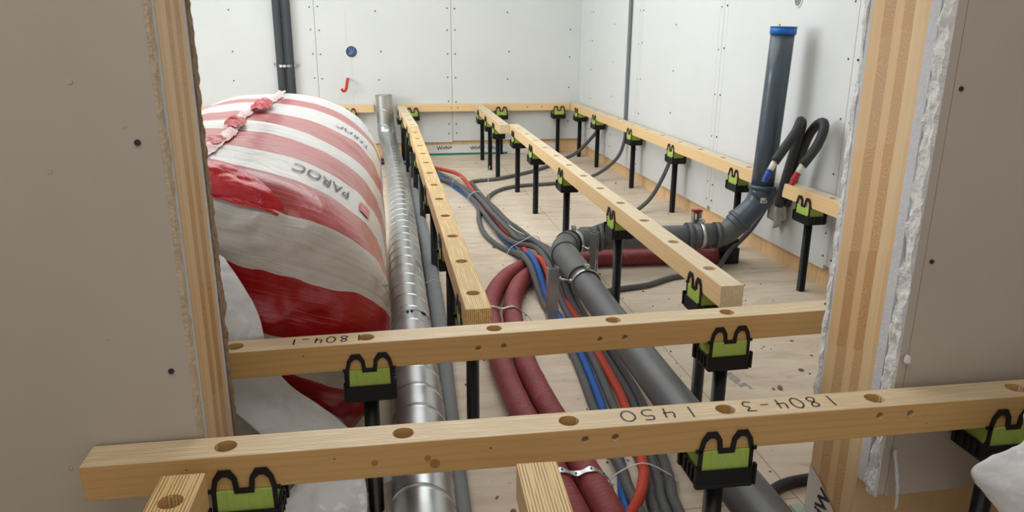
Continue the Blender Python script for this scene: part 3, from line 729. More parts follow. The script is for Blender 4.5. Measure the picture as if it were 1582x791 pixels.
lay('corrugated_conduit', H['g1'], .0150, M_hg, 'grey conduit making the wide left loop in the floor bundle', 'conduit', cg)
lay('corrugated_conduit', H['g2'], .0150, M_hg, 'grey conduit right beside the red one in the floor bundle', 'conduit', cg)
lay('corrugated_conduit', H['g3'], .0150, M_hg, 'grey conduit lying on top of the bundle behind the steel struts', 'conduit', cg)
lay('corrugated_conduit', H['hA'], .0150, M_hg, 'grey conduit running from near the back right corner along the floor into the bundle', 'conduit', cg)
lay('corrugated_conduit', H['hB'], .0135, M_hg, 'grey conduit dropping from behind the wall batten below the upright wall tube', 'conduit')
lay('corrugated_conduit', H['hC'], .0135, M_hg, 'grey conduit slanting from the right wall down behind the grey cross pipe', 'conduit')
lay('corrugated_conduit', H['hD'], .0135, M_hg, 'grey conduit passing under the grey riser bend, in front of the cross pipe', 'conduit')
lay('corrugated_conduit', [(-.16, 6.62, .014), (-.02, 6.78, .014), (.09, 6.88, .014), (.17, 6.80, .014), (.33, 6.62, .014)], .0125, M_hb, 'short blue conduit crossing under the metal duct near the back wall', 'conduit')
lay('corrugated_conduit', [(-.16, 6.72, .014), (-.08, 6.86, .014), (.0, 6.99, .014), (.05, 7.06, .014)], .0125, M_hr, 'short red conduit behind the package, left of the metal duct', 'conduit')
lay('corrugated_conduit', [(1.30, 1.66, .016), (1.12, 1.655, .016), (1.03, 1.64, .016), (.96, 1.60, .016)], .0155, M_hk, 'black ribbed conduit on the floor at the foot of the right door jamb', 'conduit', step=.01)
lay('corrugated_conduit', [(.30, 1.42, .014), (.22, 1.43, .014), (.16, 1.42, .014)], .0125, M_hk, 'black ribbed conduit stub beside the duct at the bottom edge', 'conduit', step=.01)
# wall tube
lay('wall_conduit', [(RX(5.9)-.014, 5.9, .43), (RX(5.9)-.014, 5.9, ZT-.01)], .0155, M_gsm, 'thin grey conduit running straight up the right wall', 'conduit')
# cable ties round the bundle
def tie(pts, label):
    o = tube('cable_tie', pts, .0020, M_tie, None, 8, .01); tag(o, label, 'cable tie', 'white cable ties on the conduit bundle')
tie([(.520, 5.71, .010), (.530, 5.70, .060), (.575, 5.70, .085), (.625, 5.71, .060), (.64, 5.72, .012)], 'white cable tie round the bundle nearest the back wall')
tie([(.585, 5.17, .012), (.59, 5.16, .06), (.64, 5.16, .085), (.715, 5.17, .065), (.735, 5.18, .012)], 'white cable tie round the bundle with a long upright tail')
tie([(.715, 5.17, .065), (.722, 5.17, .14), (.735, 5.17, .26)], 'upright tail of white cable tie sticking up from the bundle')
tie([(.645, 3.885, .012), (.665, 3.88, .05), (.73, 3.87, .090), (.80, 3.89, .109), (.835, 3.90, .06), (.85, 3.90, .012)], 'white cable tie round the bundle just before the steel strut')
tie([(.715, 4.25, .078), (.735, 4.16, .074), (.76, 3.98, .09)], 'loose white cable tie end lying along the bundle')
tie([(.670, 2.83, .008), (.672, 2.83, .035), (.74, 2.82, .05), (.80, 2.80, .045), (.85, 2.79, .012)], 'white cable tie round the bundle beside the big grey pipe')
tie([(.560, 1.70, .006), (.575, 1.71, .045), (.655, 1.715, .073), (.73, 1.715, .034), (.76, 1.71, .006)], 'white cable tie round the bundle in front of the handwritten batten')
# maroon pipes
mg = 'maroon insulated pipes'
lay('insulated_pipe', [(1.720, 3.668, 0.0750), (1.620, 3.698, 0.0550), (1.458, 3.713, 0.0450), (1.248, 3.723, 0.0415), (1.058, 3.728, 0.0415), (0.860, 3.698, 0.0415), (0.698, 3.583, 0.0415), (0.563, 3.415, 0.0415), (0.463, 3.170, 0.0415), (0.421, 2.964, 0.0415), (0.391, 2.522, 0.0415), (0.391, 2.299, 0.0415), (0.398, 2.115, 0.0415), (0.420, 1.793, 0.0415), (0.424, 1.679, 0.0415), (0.431, 1.550, 0.0415), (0.448, 1.000, 0.0415)],
    fr(.0400, 30, .05), M_maroon, 'outer maroon insulated pipe, left one where the pair runs forward', 'pipe', mg, 20, .02)
lay('insulated_pipe', [(1.700, 3.549, 0.0550), (1.620, 3.594, 0.0415), (1.429, 3.622, 0.0415), (1.230, 3.634, 0.0415), (1.052, 3.639, 0.0415), (0.876, 3.604, 0.0415), (0.735, 3.494, 0.0415), (0.625, 3.344, 0.0415), (0.550, 3.130, 0.0415), (0.510, 2.927, 0.0415), (0.478, 2.511, 0.0415), (0.478, 2.288, 0.0415), (0.485, 2.104, 0.0415), (0.507, 1.787, 0.0415), (0.511, 1.673, 0.0415), (0.518, 1.550, 0.0415), (0.535, 1.000, 0.0415)],
    fr(.0400, 30, .05), M_maroon, 'inner maroon insulated pipe, right one where the pair runs forward', 'pipe', mg, 20, .02)
def strap(pts, label, w=.011):
    bm = bmesh.new(); P = catmull(pts, .006); prev = None; T, N = frames(P)
    for i, p in enumerate(P):
        wv = Vector((0, w*(1+.22*math.cos(i*1.05)), 0))
        c = (bm.verts.new(p-wv), bm.verts.new(p+wv))
        if prev: bm.faces.new((prev[0], prev[1], c[1], c[0]))
        prev = c
    o = fin('perforated_strap', bm, M_steel); md = o.modifiers.new('s', 'SOLIDIFY'); md.thickness = .0015
    tag(o, label, 'strap', 'perforated steel straps')
    bm = bmesh.new()
    for i in range(6, len(P), 6): cyl(bm, P[i], N[i] if abs(N[i].z) > .1 else (0, 0, 1), .0028, .0052, 8)
    fin('strap_hole', bm, M_screw, o)
    return o
strap([(.368, 2.93, .035), (.378, 2.925, .066), (.42, 2.92, .0860), (.465, 2.915, .076), (.51, 2.905, .0860), (.553, 2.895, .058), (.60, 2.88, .012), (.66, 2.865, .002)], 'perforated steel strap over the maroon pipes behind the 1804 batten', .008)
strap([(.376, 1.705, .003), (.382, 1.705, .058), (.424, 1.70, .0865), (.467, 1.695, .074), (.513, 1.69, .0865), (.558, 1.685, .050), (.572, 1.665, .003), (.612, 1.645, .002)], 'perforated steel strap screwed to the floor over the maroon pipes in front', .010)

# ------------------------------------------------------------------ soil pipe
sp = empty('soil_pipe', (.85, 3.4, 0), label='dark grey drain pipe with bends, rising at the right wall under a blue cap', cat='pipe')
SO = Vector(sp.location)
def sl(p): return Vector(p)-SO
zc = .182; r0 = .055
tube('floor_pipe', [sl(p) for p in ((.800, .9, zc-.02), (.792, 1.95, zc-.008), (.806, 3.0, zc))], r0, M_pvc, sp, 36, .1)
bm = bmesh.new(); P = catmull([sl(p) for p in ((.806, 2.92, zc), (.808, 3.02, zc), (.812, 3.2, zc), (.818, 3.30, zc))], .01)
def sock(L, a):
    r = .0605
    if L < .02: r = .0635
    return r
sweep(bm, P, sock, 36, True); fin('pipe_socket', bm, M_pvc, sp)
bm = bmesh.new(); P = catmull([sl(p) for p in ((.815, 3.26, zc), (.826, 3.36, zc), (.868, 3.45, zc), (.94, 3.51, zc), (1.02, 3.53, zc))], .012)
sweep(bm, P, .0575, 36, True)
ring_on(bm, sl((.868, 3.45, zc)), (.66, .75, 0), .05, .0635, .018, 36)
ring_on(bm, sl((.817, 3.285, zc)), (.06, 1, 0), .05, .0655, .016, 36); fin('elbow', bm, M_pvc, sp)
bm = bmesh.new(); cyl(bm, sl((1.0, 3.528, zc)), (1, -.03, 0), .0605, .09, 36); ring_on(bm, sl((1.05, 3.527, zc)), (1, -.03, 0), .05, .0655, .018, 36); fin('pipe_socket', bm, M_pvc, sp)
tube('cross_pipe', [sl((1.0, 3.53, zc)), sl((1.62, 3.505, zc))], r0, M_pvc, sp, 36, .2)
bm = bmesh.new(); cyl(bm, sl((1.585, 3.507, zc)), (1, -.03, 0), .0600, .15, 36)
ring_on(bm, sl((1.510, 3.51, zc)), (1, -.03, 0), .05, .0680, .026, 36); ring_on(bm, sl((1.655, 3.503, zc)), (1, -.03, 0), .05, .0665, .026, 36); fin('pipe_coupling', bm, M_pvc, sp)
P1 = [(1.645, 3.503, zc), (1.69, 3.50, zc+.004), (1.728, 3.497, zc+.030), (1.760, 3.492, zc+.066)]
bm = bmesh.new(); sweep(bm, catmull([sl(p) for p in P1], .01), .0575, 36, True); fin('elbow', bm, M_pvc, sp)
P2 = [(1.745, 3.494, zc+.050), (1.790, 3.487, zc+.100), (1.836, 3.481, zc+.150), (1.858, 3.477, zc+.20), (1.862, 3.475, zc+.235)]
bm = bmesh.new(); sweep(bm, catmull([sl(p) for p in P2], .008), lambda L, a: .0625 if L < .055 else .0585, 36, True)
ring_on(bm, sl((1.768, 3.490, zc+.075)), (.68, -.08, .73), .05, .0685, .020, 36); fin('elbow', bm, M_pvc_b, sp)
bm = bmesh.new(); cyl(bm, sl((1.863, 3.475, .405)), (.02, 0, 1), .0615, .060, 36); ring_on(bm, sl((1.8635, 3.475, .432)), (.02, 0, 1), .05, .0672, .020, 36); fin('pipe_socket', bm, M_pvc_b, sp)
tube('riser', [sl((1.863, 3.475, .41)), sl((1.886, 3.47, 1.19))], r0, M_pvc_b, sp, 40, .2)
bm = bmesh.new(); ring_on(bm, sl((1.886, 3.47, 1.176)), (.03, 0, 1), .054, .0605, .034, 40)
o = fin('end_plug', bm, M_blue, sp); o['label'] = 'bright blue plug ring'
bm = bmesh.new(); cyl(bm, sl((1.8865, 3.47, 1.1945)), (.03, 0, 1), .066, .003, 40)
o = fin('plug_lid', bm, M_white, sp); o['label'] = 'thin white lid on the blue plug'
# barcode sticker, curved on the lower socket
bm = bmesh.new()
def on_sock(u, z, r=.0622):
    a = -PI/2-.22+u/.0615
    return sl((1.861+r*math.cos(a), 3.476+r*math.sin(a), z))
prev = None
for k in range(9):
    u = -.016+.032*k/8; c = (bm.verts.new(on_sock(u, .360)), bm.verts.new(on_sock(u, .387)))
    if prev: bm.faces.new((prev[0], c[0], c[1], prev[1]))
    prev = c
o = fin('sticker', bm, M_white, sp); o['label'] = 'small white barcode sticker'
bm = bmesh.new()
u = -.012
while u < .011:
    ww = random.choice((.0006, .001, .0015)); q = [on_sock(a, z, .0625) for a, z in ((u, .364), (u+ww, .364), (u+ww, .375), (u, .375))]
    bm.faces.new([bm.verts.new(x) for x in q]); u += ww+random.choice((.0006, .001))
for z in (.378, .381): bm.faces.new([bm.verts.new(on_sock(a, b, .0625)) for a, b in ((-.010, z), (.008, z), (.008, z+.0014), (-.010, z+.0014))])
fin('barcode', bm, M_ink, o)
# clamps and struts
def clamp(c, d, label, toward, r=.0605):
    t = empty('pipe_clamp', c, label=label, cat='clamp', group='steel pipe clamps')
    bm = bmesh.new(); ring_on(bm, (0, 0, 0), d, r+.0035, r+.0062, .020, 36); fin('band', bm, M_steel, t)
    bm = bmesh.new(); ring_on(bm, (0, 0, 0), d, r, r+.0034, .026, 36); fin('rubber_liner', bm, simple('brown_rubber', (.03, .012, .01), (.05, .02, .016), .7), t)
    dv = Vector(d).normalized(); u = Vector((0, 0, 1))
    bm = bmesh.new()
    top = u*(r+.014)
    box(bm, -.011, .011, -.003-.006, .003-.006, r+.004, r+.026, bev=.001); box(bm, -.011, .011, .003, .009, r+.004, r+.026, bev=.001)
    cyl(bm, top+Vector((0, 0, .002)), (0, 1, 0), .0042, .042, 10); cyl(bm, top+Vector((0, -.02, .002)), (0, 1, 0), .0075, .007, 6); cyl(bm, top+Vector((0, .018, .002)), (0, 1, 0), .0075, .006, 6)
    fin('clamp_bolt', bm, M_steel, t)
    if toward:
        tv = Vector(toward)-Vector(c); dr = tv.normalized(); s = dr*(r+.006)
        bm = bmesh.new(); cyl(bm, (s+tv)/2, dr, .0045, (tv-s).length, 10); cyl(bm, s+dr*.008, dr, .008, .012, 6); cyl(bm, tv-dr*.006, dr, .0105, .006, 6)
        fin('threaded_rod', bm, M_steel, t)
    return t
clamp((.807, 2.87, zc), (.01, 1, 0), 'steel clamp round the big grey floor pipe beside the near strut', (.687, 2.86, zc+.03), .0552)
clamp((.905, 3.482, zc), (.78, .62, 0), 'steel clamp at the grey pipe bend beside the slotted strut', (.960, 3.375, zc-.01), .0578)
clamp((1.573, 3.507, zc), (1, -.03, 0), 'steel clamp on the grey coupling next to the riser', (1.535, 3.58, zc-.04), .0602)
def strut(x, y, h, rz, label, w=.041, slots=True, cap=False):
    t = empty('strut_channel', (x, y, 0), rz, label=label, cat='strut', group='upright steel struts'); th = .0025; d = w*.62
    bm = bmesh.new()
    # C profile: back with slots, two flanges with lips
    box(bm, -w/2, w/2, d/2-th, d/2, .004, h) if not slots else None
    if slots:
        z = .004
        while z < h-.001:
            z2 = min(z+.022, h); box(bm, -w/2, w/2, d/2-th, d/2, z, z2)
            z3 = min(z2+.030, h)
            if z3 > z2: box(bm, -w/2, -.007, d/2-th, d/2, z2, z3); box(bm, .007, w/2, d/2-th, d/2, z2, z3)
            z = z3
    for s in (-1, 1):
        box(bm, min(s*w/2, s*(w/2-th)), max(s*w/2, s*(w/2-th)), -d/2, d/2-th, .004, h)
        box(bm, min(s*(w/2-th), s*(w/2-.011)), max(s*(w/2-th), s*(w/2-.011)), -d/2, -d/2+th, .004, h)
    fin('channel', bm, M_galv if not cap else M_steel, t)
    bm = bmesh.new(); box(bm, -w*.8, w*.8, -d*.9, d*.9, 0, .005, bev=.001); fin('base_plate', bm, M_steel, t)
    if cap:
        bm = bmesh.new(); box(bm, -w/2-.002, w/2+.002, -d/2-.002, d/2+.002, h-.006, h+.006, bev=.0015); o = fin('end_cap', bm, M_redc, t); o['label'] = 'red plastic cap'
    return t
strut(.662, 2.86, .262, PI+.15, 'shiny steel strut standing left of the big grey pipe, just behind the 1804 batten', .045, False)
strut(.975, 3.355, .262, -PI/2-.6, 'slotted steel strut standing in the corner of the grey pipe bend', .046)
strut(1.59, 3.615, .285, 0, 'steel strut with a red cap behind the grey cross pipe', .045, True, True)
strut(-.105, 6.72, .315, 0, 'thin galvanised upright behind the package, left of the duct', .036, False)
# black block under the riser
t = empty('pipe_support_block', (1.75, 3.62, 0), label='black plastic block on the floor beneath the grey riser bend', cat='support')
bm = bmesh.new(); box(bm, -.075, .075, -.05, .05, 0, .085, bev=.004); box(bm, -.05, .03, -.042, .042, .085, .100, bev=.003)
for q in (-.05, -.02, .01, .04): box(bm, q-.004, q+.004, -.053, -.05, .005, .08)
fin('block', bm, M_black, t)
bm = bmesh.new(); box(bm, .015, .075, -.03, .03, .085, .13, bev=.004); fin('neck', bm, M_black, t)
bm = bmesh.new(); cyl(bm, (-.095, -.03, .03), (1, .2, 0), .014, .05, 12); cyl(bm, (-.115, -.045, .05), (0, .3, 1), .012, .04, 12); o = fin('valve', bm, M_redc, t); o['label'] = 'small red valve part'

# ------------------------------------------------------------------ black bent pipes with taped ends
def bent(name, body, tip, mt, label, tape_label):
    t = empty(name, body[0], label=label, cat='pipe', group='black foam pipes bent over beside the riser'); o0 = Vector(body[0])
    rr = .0215
    tube('foam_sleeve', [Vector(p)-o0 for p in body], rr, M_foam_d2, t, 20, .015)
    e = Vector(body[-1]); d = (Vector(tip)-e).normalized(); L = (Vector(tip)-e).length
    tube('pipe_end', [e-d*.01-o0, e+d*L*.45-o0], .0135, M_pex, t, 18, .02)
    bm = bmesh.new(); P = [e+d*(L*.40+(L*.60)*i/24)-o0 for i in range(25)]
    uv = bm.loops.layers.uv.new('UVMap')
    sweep(bm, P, lambda l, a: (.0155+.0012*math.sin(l*420)) * (1 if l < L*.40 else 1+.35*fbm((l*60, math.cos(a)*2, math.sin(a)*2), 1.3)-.25*(l-L*.4)/(L*.2)), 16, True, uv)
    o = fin('tape_wrap', bm, mt, t); o['label'] = tape_label
    # pale seam line along the foam
    return t
M_foam_d2 = simple('black_pipe_foam', (.018, .018, .02), (.03, .03, .032), .6, nscale=20, bump=.2, bscale=80, bdist=.001)
bent('bent_pipe', [(1.90, 3.36, .36), (1.895, 3.33, .46), (1.90, 3.30, .58), (1.905, 3.27, .69), (1.900, 3.24, .762), (1.878, 3.215, .786), (1.848, 3.19, .745), (1.80, 3.18, .68), (1.747, 3.17, .610)], (1.702, 3.165, .520), M_btape,
     'black foam pipe bent over beside the riser, end taped blue', 'blue tape round the pipe end')
bent('bent_pipe', [(1.940, 3.36, .36), (1.942, 3.33, .48), (1.944, 3.30, .60), (1.952, 3.26, .71), (1.960, 3.21, .770), (1.962, 3.165, .782), (1.950, 3.14, .750), (1.922, 3.13, .687), (1.888, 3.13, .635), (1.861, 3.13, .600)], (1.814, 3.125, .512), M_rtape,
     'black foam pipe bent over beside the riser, end taped red', 'red tape round the pipe end')
# grey film hanging behind
bm = bmesh.new(); rows = []
for i in range(14):
    v = i/13; row = []
    for j in range(12):
        u = j/11; x = 1.985+.0*u; y = 3.60-.15*u; z = .43-.24*v*(1-.5*abs(u-.4))
        row.append(bm.verts.new((RX(y)-.03-.018*math.sin(u*14+v*2)-.006*fbm((u*4, v*4, 0), 1), y, z)))
    rows.append(row)
for a, b in zip(rows[:-1], rows[1:]):
    for k in range(11): bm.faces.new((a[k], a[k+1], b[k+1], b[k]))
o = fin('plastic_film', bm, simple('grey_film', hexl((150, 146, 142)), hexl((190, 186, 182)), .35), None, True); md = o.modifiers.new('s', 'SOLIDIFY'); md.thickness = .001
tag(o, 'grey crumpled film hanging on the wall behind the grey riser', 'film')

# ------------------------------------------------------------------ striped insulation package
def sg(v, e): return math.copysign(abs(v)**e, v)
BX, BA, BZ, BHZ, BY0, BY1 = -.512, .515, .425, .440, 1.835, 4.28
NE = 2/2.35
def bag_base(th, y, s=1.0):
    hz = BHZ*(1-.012*math.sin(y*2.1)); 
    x = BX+BA*s*sg(math.cos(th), NE); z = BZ+hz*s*sg(math.sin(th), NE)
    return Vector((x, y, max(.004, z)))
def bag_pt(th, y, s=1.0, front=0):
    p = bag_base(th, y, s); n = Vector((math.cos(th), 0, math.sin(th)))
    k = .010*fbm((p.x*2, p.y*1.3, p.z*2), 1.6, 3) + .0035*fbm((p.x*1.5, p.y*14, p.z*1.5), 1.2, 3)
    p = p+n*k*min(1, s*1.2)
    if front > 0:
        q = fbm((p.x*1.2, 0, p.z*1.6), 3.2, 4)
        p.y += front*(-.012*q-.018*abs(q))
        if p.z > .66: p += Vector((0, -.028, .004))*front*min(1, (p.z-.66)/.06)*abs(fbm((p.x, 1, p.z), 6, 4)+.35)
    p.z = max(.004, p.z); return p
bag = empty('insulation_package', (-.5, 3.0, 0), label='huge red and white striped plastic-wrapped insulation package lying along the left side', cat='package')
BO = Vector((0, 0, 0)); bag.location = (0, 0, 0)
bm = bmesh.new(); NT_, NYS = 170, 260; rings = []
for j in range(NYS+1):
    f = j/NYS*PI
    # denser rings near the front rim
    e = 2/7.0
    yy = (BY0+BY1)/2-(BY1-BY0)/2*sg(math.cos(f), 1.0)
    # map straight part uniformly, rim by superellipse
    rc = .17
    if j <= 70:
        a = j/70*PI/2; s = (1-.17/BA)*min(1, j/35) if j < 35 else 1-.17/BA*(1-math.sin((j-35)/35*PI/2)); y = BY0 if j < 35 else BY0+rc*.75*(1-math.cos((j-35)/35*PI/2)); fr_ = 1 if j < 45 else max(0, 1-(j-45)/25)
    elif j >= 230:
        q = (NYS-j)/30; s = max(.0, math.sin(min(1, q)*PI/2)); y = BY1-.25*(1-math.sin(math.acos(max(0, min(1, 1-q))))) if 0 else BY1-.22*(1-math.cos(min(1, q)*PI/2)); fr_ = 0
    else:
        y = BY0+rc*.75+(BY1-.22-BY0-rc*.75)*(j-70)/160; s = 1; fr_ = 0
    s = max(s, .002)
    rings.append([bm.verts.new(bag_pt(2*PI*k/NT_, y, s, fr_)) for k in range(NT_)])
for a, b in zip(rings[:-1], rings[1:]):
    for k in range(NT_):
        ff = bm.faces.new((a[k], a[(k+1) % NT_], b[(k+1) % NT_], b[k])); ff.smooth = True
bm.faces.new(rings[0][::-1]); bm.faces.new(rings[-1])
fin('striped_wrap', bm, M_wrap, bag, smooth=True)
# lettering on the wrap: baseline runs up over the right shoulder
def bag_text(s, size, th0, s0, name='lettering', m=M_ink, k=.95):
    # s0: stripe coordinate y+1.1z+.35x of the band the word sits on
    def fn(tx, ty):
        th = th0+tx/k
        p = bag_base(th, 2.5); y = s0-1.1*p.z-.35*p.x-ty*1.15
        q = bag_pt(th, max(y, BY0+.03), 1, 0); n = Vector((math.cos(th), 0, math.sin(th))); return q+n*.0035
    place_text(name, s, size, fn, m, bag, bold=.0, sub=3)
M_fadeink = simple('worn_ink', hexl((84, 84, 84)), hexl((30, 30, 34)), .5, nscale=9, scale=(1, 12, 1))
bag_text('PAROC', .115, .88, 2.945, m=M_fadeink)
bag_text('PAROC', .115, .74, 4.13, m=M_fadeink)
bag_text('PAROC', .100, .12, 2.505, m=M_fadeink)
bag_text('PAROC', .085, 2.0, 3.48, m=M_fadeink)
def logo():
    bm = bmesh.new(); rows = []
    for i in range(9):
        rows.append([])
        for j in range(9):
            tx = -.05+.10*i/8; ty = -.05+.10*j/8; th = .53+tx/.95; p = bag_base(th, 2.5); y = 2.93-1.1*p.z-.35*p.x-ty*1.1
            q = bag_pt(th, max(y, BY0+.03)); rows[-1].append(bm.verts.new(q+Vector((math.cos(th), 0, math.sin(th)))*.004))
    for a, b in zip(rows[:-1], rows[1:]):
        for k in range(8): bm.faces.new((a[k], a[k+1], b[k+1], b[k]))
    fin('emblem', bm, simple('faded_red_print', hexl((200, 70, 74)), hexl((222, 150, 150)), .4, nscale=40), bag)
logo()
# twisted film seam along the top
def crumple_strip(name, ys, xf, wf, m, parent, amp=.012, n=110, nu=9, lift=.006):
    bm = bmesh.new(); prev = None
    for i in range(n+1):
        t = i/n; y = ys[0]+(ys[1]-ys[0])*t; xc = xf(t); w2 = wf(t); row = []
        for j in range(nu):
            u = j/(nu-1)-.5; x = xc+u*w2
            c = max(-.98, min(.98, (x-BX)/BA)); th = math.acos(sg(c, 1/NE)) ; p = bag_pt(th, y)
            h = lift+amp*(1-abs(2*u)**2)*(1+1.6*fbm((x*8, y*9, 3), 2.2, 4)) * (w2*14 if w2 < .07 else 1)
            row.append(bm.verts.new(p+Vector((.006*fbm((x, y*20, 1), 2), 0, max(.003, h)))))
        if prev:
            for k in range(nu-1): bm.faces.new((prev[k], prev[k+1], row[k+1], row[k]))
        prev = row
    return fin(name, bm, m, parent, True)
M_pinkfilm = simple('pink_white_film', hexl((224, 150, 152)), hexl((244, 238, 234)), .25, nscale=14, bump=.8, bscale=30, bdist=.01)
crumple_strip('film_seam', (1.98, 4.1), lambda t: -.46-.03*t+.015*math.sin(t*9), lambda t: .030+.016*math.sin(t*23)**2, M_pinkfilm, bag, .018)
crumple_strip('film_flap', (2.10, 2.35), lambda t: -.50+.04*t, lambda t: .075*math.sin(PI*(.15+.7*t)), M_redfilm, bag, .009, 40, lift=.012)
crumple_strip('film_flap', (2.5, 2.78), lambda t: -.455-.02*t, lambda t: .07*math.sin(PI*(.1+.8*t)), M_redfilm, bag, .012, 40, lift=.016)
crumple_strip('film_flap', (3.05, 3.4), lambda t: -.46, lambda t: .08*math.sin(PI*(.1+.8*t)), M_redfilm, bag, .012, 40, lift=.018)
# crumpled red film hood at the front top edge
def hood():
    bm = bmesh.new(); rows = []; NU, NV = 110, 40
    for i in range(NU+1):
        u = i/NU; th = 2.35-1.35*u; row = []
        for j in range(NV+1):
            v = j/NV; tp = max(0, (u-.62)/.38)**1.3; s_ = (2.825-.19*tp)-(.235-.19*tp)*v    # stripe coordinate
            # point on the package where the stripe coordinate takes this value
            lo, hi = 0.0, 1.0
            for _ in range(18):
                m_ = (lo+hi)/2; q = rim_pt(th, m_)
                if q.y+1.1*q.z+.35*q.x > s_: hi = m_
                else: lo = m_
            q = rim_pt(th, hi); a_ = math.sin(PI*min(1, v*1.05))*min(1, (1-u)*5)
            k1 = fbm((q.x*2.6, q.y*2, q.z*4), 3.3, 4); k2 = abs(fbm((q.x*1.5+3, q.z*6, 1), 3.0, 3))
            n = Vector((0, -.75, .66))
            row.append(bm.verts.new(q+n*(.012*min(1, (1-u)*8+.3)+a_*(.014+.030*k2+.012*k1))))
        rows.append(row)
    for a, b in zip(rows[:-1], rows[1:]):
        for k in range(NV): bm.faces.new((a[k], a[k+1], b[k+1], b[k]))
    o = fin('film_hood', bm, M_redfilm, bag, True); o['label'] = 'crumpled glossy red film over the front edge'
def rim_pt(th, m_):
    # m_: 0 = low on the front face .. .5 = rim .. 1 = back along the top
    rc = .17
    if m_ < .5:
        s = (1-rc/BA)*(m_/.5); return bag_pt(th, BY0, max(.05, s), 1)
    q = (m_-.5)/.5
    if q < .5:
        a = q/.5*PI/2; return bag_pt(th, BY0+rc*.75*(1-math.cos(a)), 1-rc/BA*(1-math.sin(a)), max(0, 1-(10+q/.5*35)/25) if q > .2 else 1-q)
    return bag_pt(th, BY0+rc*.75+(q-.5)/.5*.4, 1, 0)
hood()

# ------------------------------------------------------------------ loose plastic film
def sheet(name, grid, m, label, group, sub=14, amp=.008, thick=.0008, fq=7):
    """grid of control points (rows of equal length) smoothed and crumpled"""
    R = [catmull_n([Vector(p) for p in row], sub) for row in grid]
    Cc = [catmull_n([R[i][j] for i in range(len(R))], sub) for j in range(len(R[0]))]
    bm = bmesh.new(); V = [[bm.verts.new(p+Vector((0, -1, .3))*(amp*fbm(p, fq, 4)+amp*.6*abs(fbm(p, fq*2.3, 3)))) for p in c] for c in Cc]
    for a, b in zip(V[:-1], V[1:]):
        for k in range(len(a)-1): bm.faces.new((a[k], a[k+1], b[k+1], b[k]))
    o = fin(name, bm, m, None, True); md = o.modifiers.new('s', 'SOLIDIFY'); md.thickness = thick
    return tag(o, label, 'plastic film', group)
def catmull_n(P, n):
    Q = [2*P[0]-P[1]]+P+[2*P[-1]-P[-2]]; out = []
    for i in range(1, len(Q)-2):
        a, b, c, d = Q[i-1:i+3]
        for k in range(n):
            t = k/n; out.append(.5*((2*b)+(c-a)*t+(2*a-5*b+4*c-d)*t*t+(-a+3*b-3*c+d)*t**3))
    out.append(P[-1]); return out
fg = 'loose white packaging film'
sheet('plastic_sheet', [[(-.44, 1.80, .70), (-.40, 1.80, .69), (-.372, 1.80, .672)], [(-.45, 1.79, .62), (-.39, 1.785, .62), (-.335, 1.79, .605)], [(-.44, 1.79, .53), (-.37, 1.785, .53), (-.306, 1.79, .53)],
      [(-.44, 1.785, .44), (-.36, 1.785, .44), (-.290, 1.79, .43)], [(-.42, 1.78, .36), (-.33, 1.785, .35), (-.255, 1.79, .345)], [(-.385, 1.77, .295), (-.28, 1.78, .275), (-.175, 1.785, .275)],
      [(-.325, 1.765, .225), (-.22, 1.77, .19), (-.095, 1.78, .195)], [(-.27, 1.76, .14), (-.16, 1.765, .11), (-.03, 1.775, .13)], [(-.22, 1.75, .02), (-.12, 1.755, .015), (-.0, 1.765, .06)]],
      M_film, 'white plastic film draped down the front of the striped package beside the left jamb', fg)
sheet('plastic_sheet', [[(-.31, 1.66, .012), (-.27, 1.60, .012), (-.17, 1.58, .010), (-.075, 1.60, .012)], [(-.30, 1.70, .06), (-.24, 1.67, .075), (-.16, 1.66, .09), (-.07, 1.665, .08)],
      [(-.27, 1.76, .05), (-.22, 1.74, .11), (-.14, 1.73, .12), (-.075, 1.72, .11)], [(-.27, 1.80, .01), (-.22, 1.80, .03), (-.13, 1.79, .03), (-.06, 1.80, .01)]],
      M_film, 'crumpled white film lying on the floor under the front battens, left of the duct', fg, amp=.022, fq=6)
sheet('plastic_sheet', [[(-.42, 1.68, .012), (-.36, 1.64, .012), (-.31, 1.60, .012)], [(-.40, 1.76, .04), (-.34, 1.72, .05), (-.29, 1.66, .04)], [(-.38, 1.82, .03), (-.32, 1.81, .05), (-.27, 1.76, .03)]],
      M_wrap2 if 'M_wrap2' in globals() else M_membrane, 'pale printed film corner on the floor left of the white crumpled film', fg, amp=.01)
sheet('plastic_bag', [[(1.142, 1.08, .520), (1.22, 1.06, .53), (1.36, 1.02, .54), (1.6, .98, .50)], [(1.150, 1.075, .468), (1.24, 1.03, .48), (1.37, .99, .48), (1.6, .95, .45)], [(1.108, 1.075, .447), (1.22, 1.01, .42), (1.36, .97, .40), (1.6, .93, .38)],
      [(1.057, 1.08, .411), (1.18, 1.02, .35), (1.34, .98, .31), (1.6, .94, .30)], [(1.100, 1.08, .350), (1.20, 1.04, .25), (1.36, 1.00, .2), (1.6, .97, .2)], [(1.150, 1.08, .27), (1.24, 1.06, .15), (1.38, 1.03, .1), (1.6, 1.0, .1)], [(1.2, 1.10, .003), (1.3, 1.09, .003), (1.4, 1.06, .003), (1.6, 1.04, .003)]],
      M_film, 'white plastic sheet poking in at the bottom right corner in front of a foot', fg, amp=.020, fq=5)

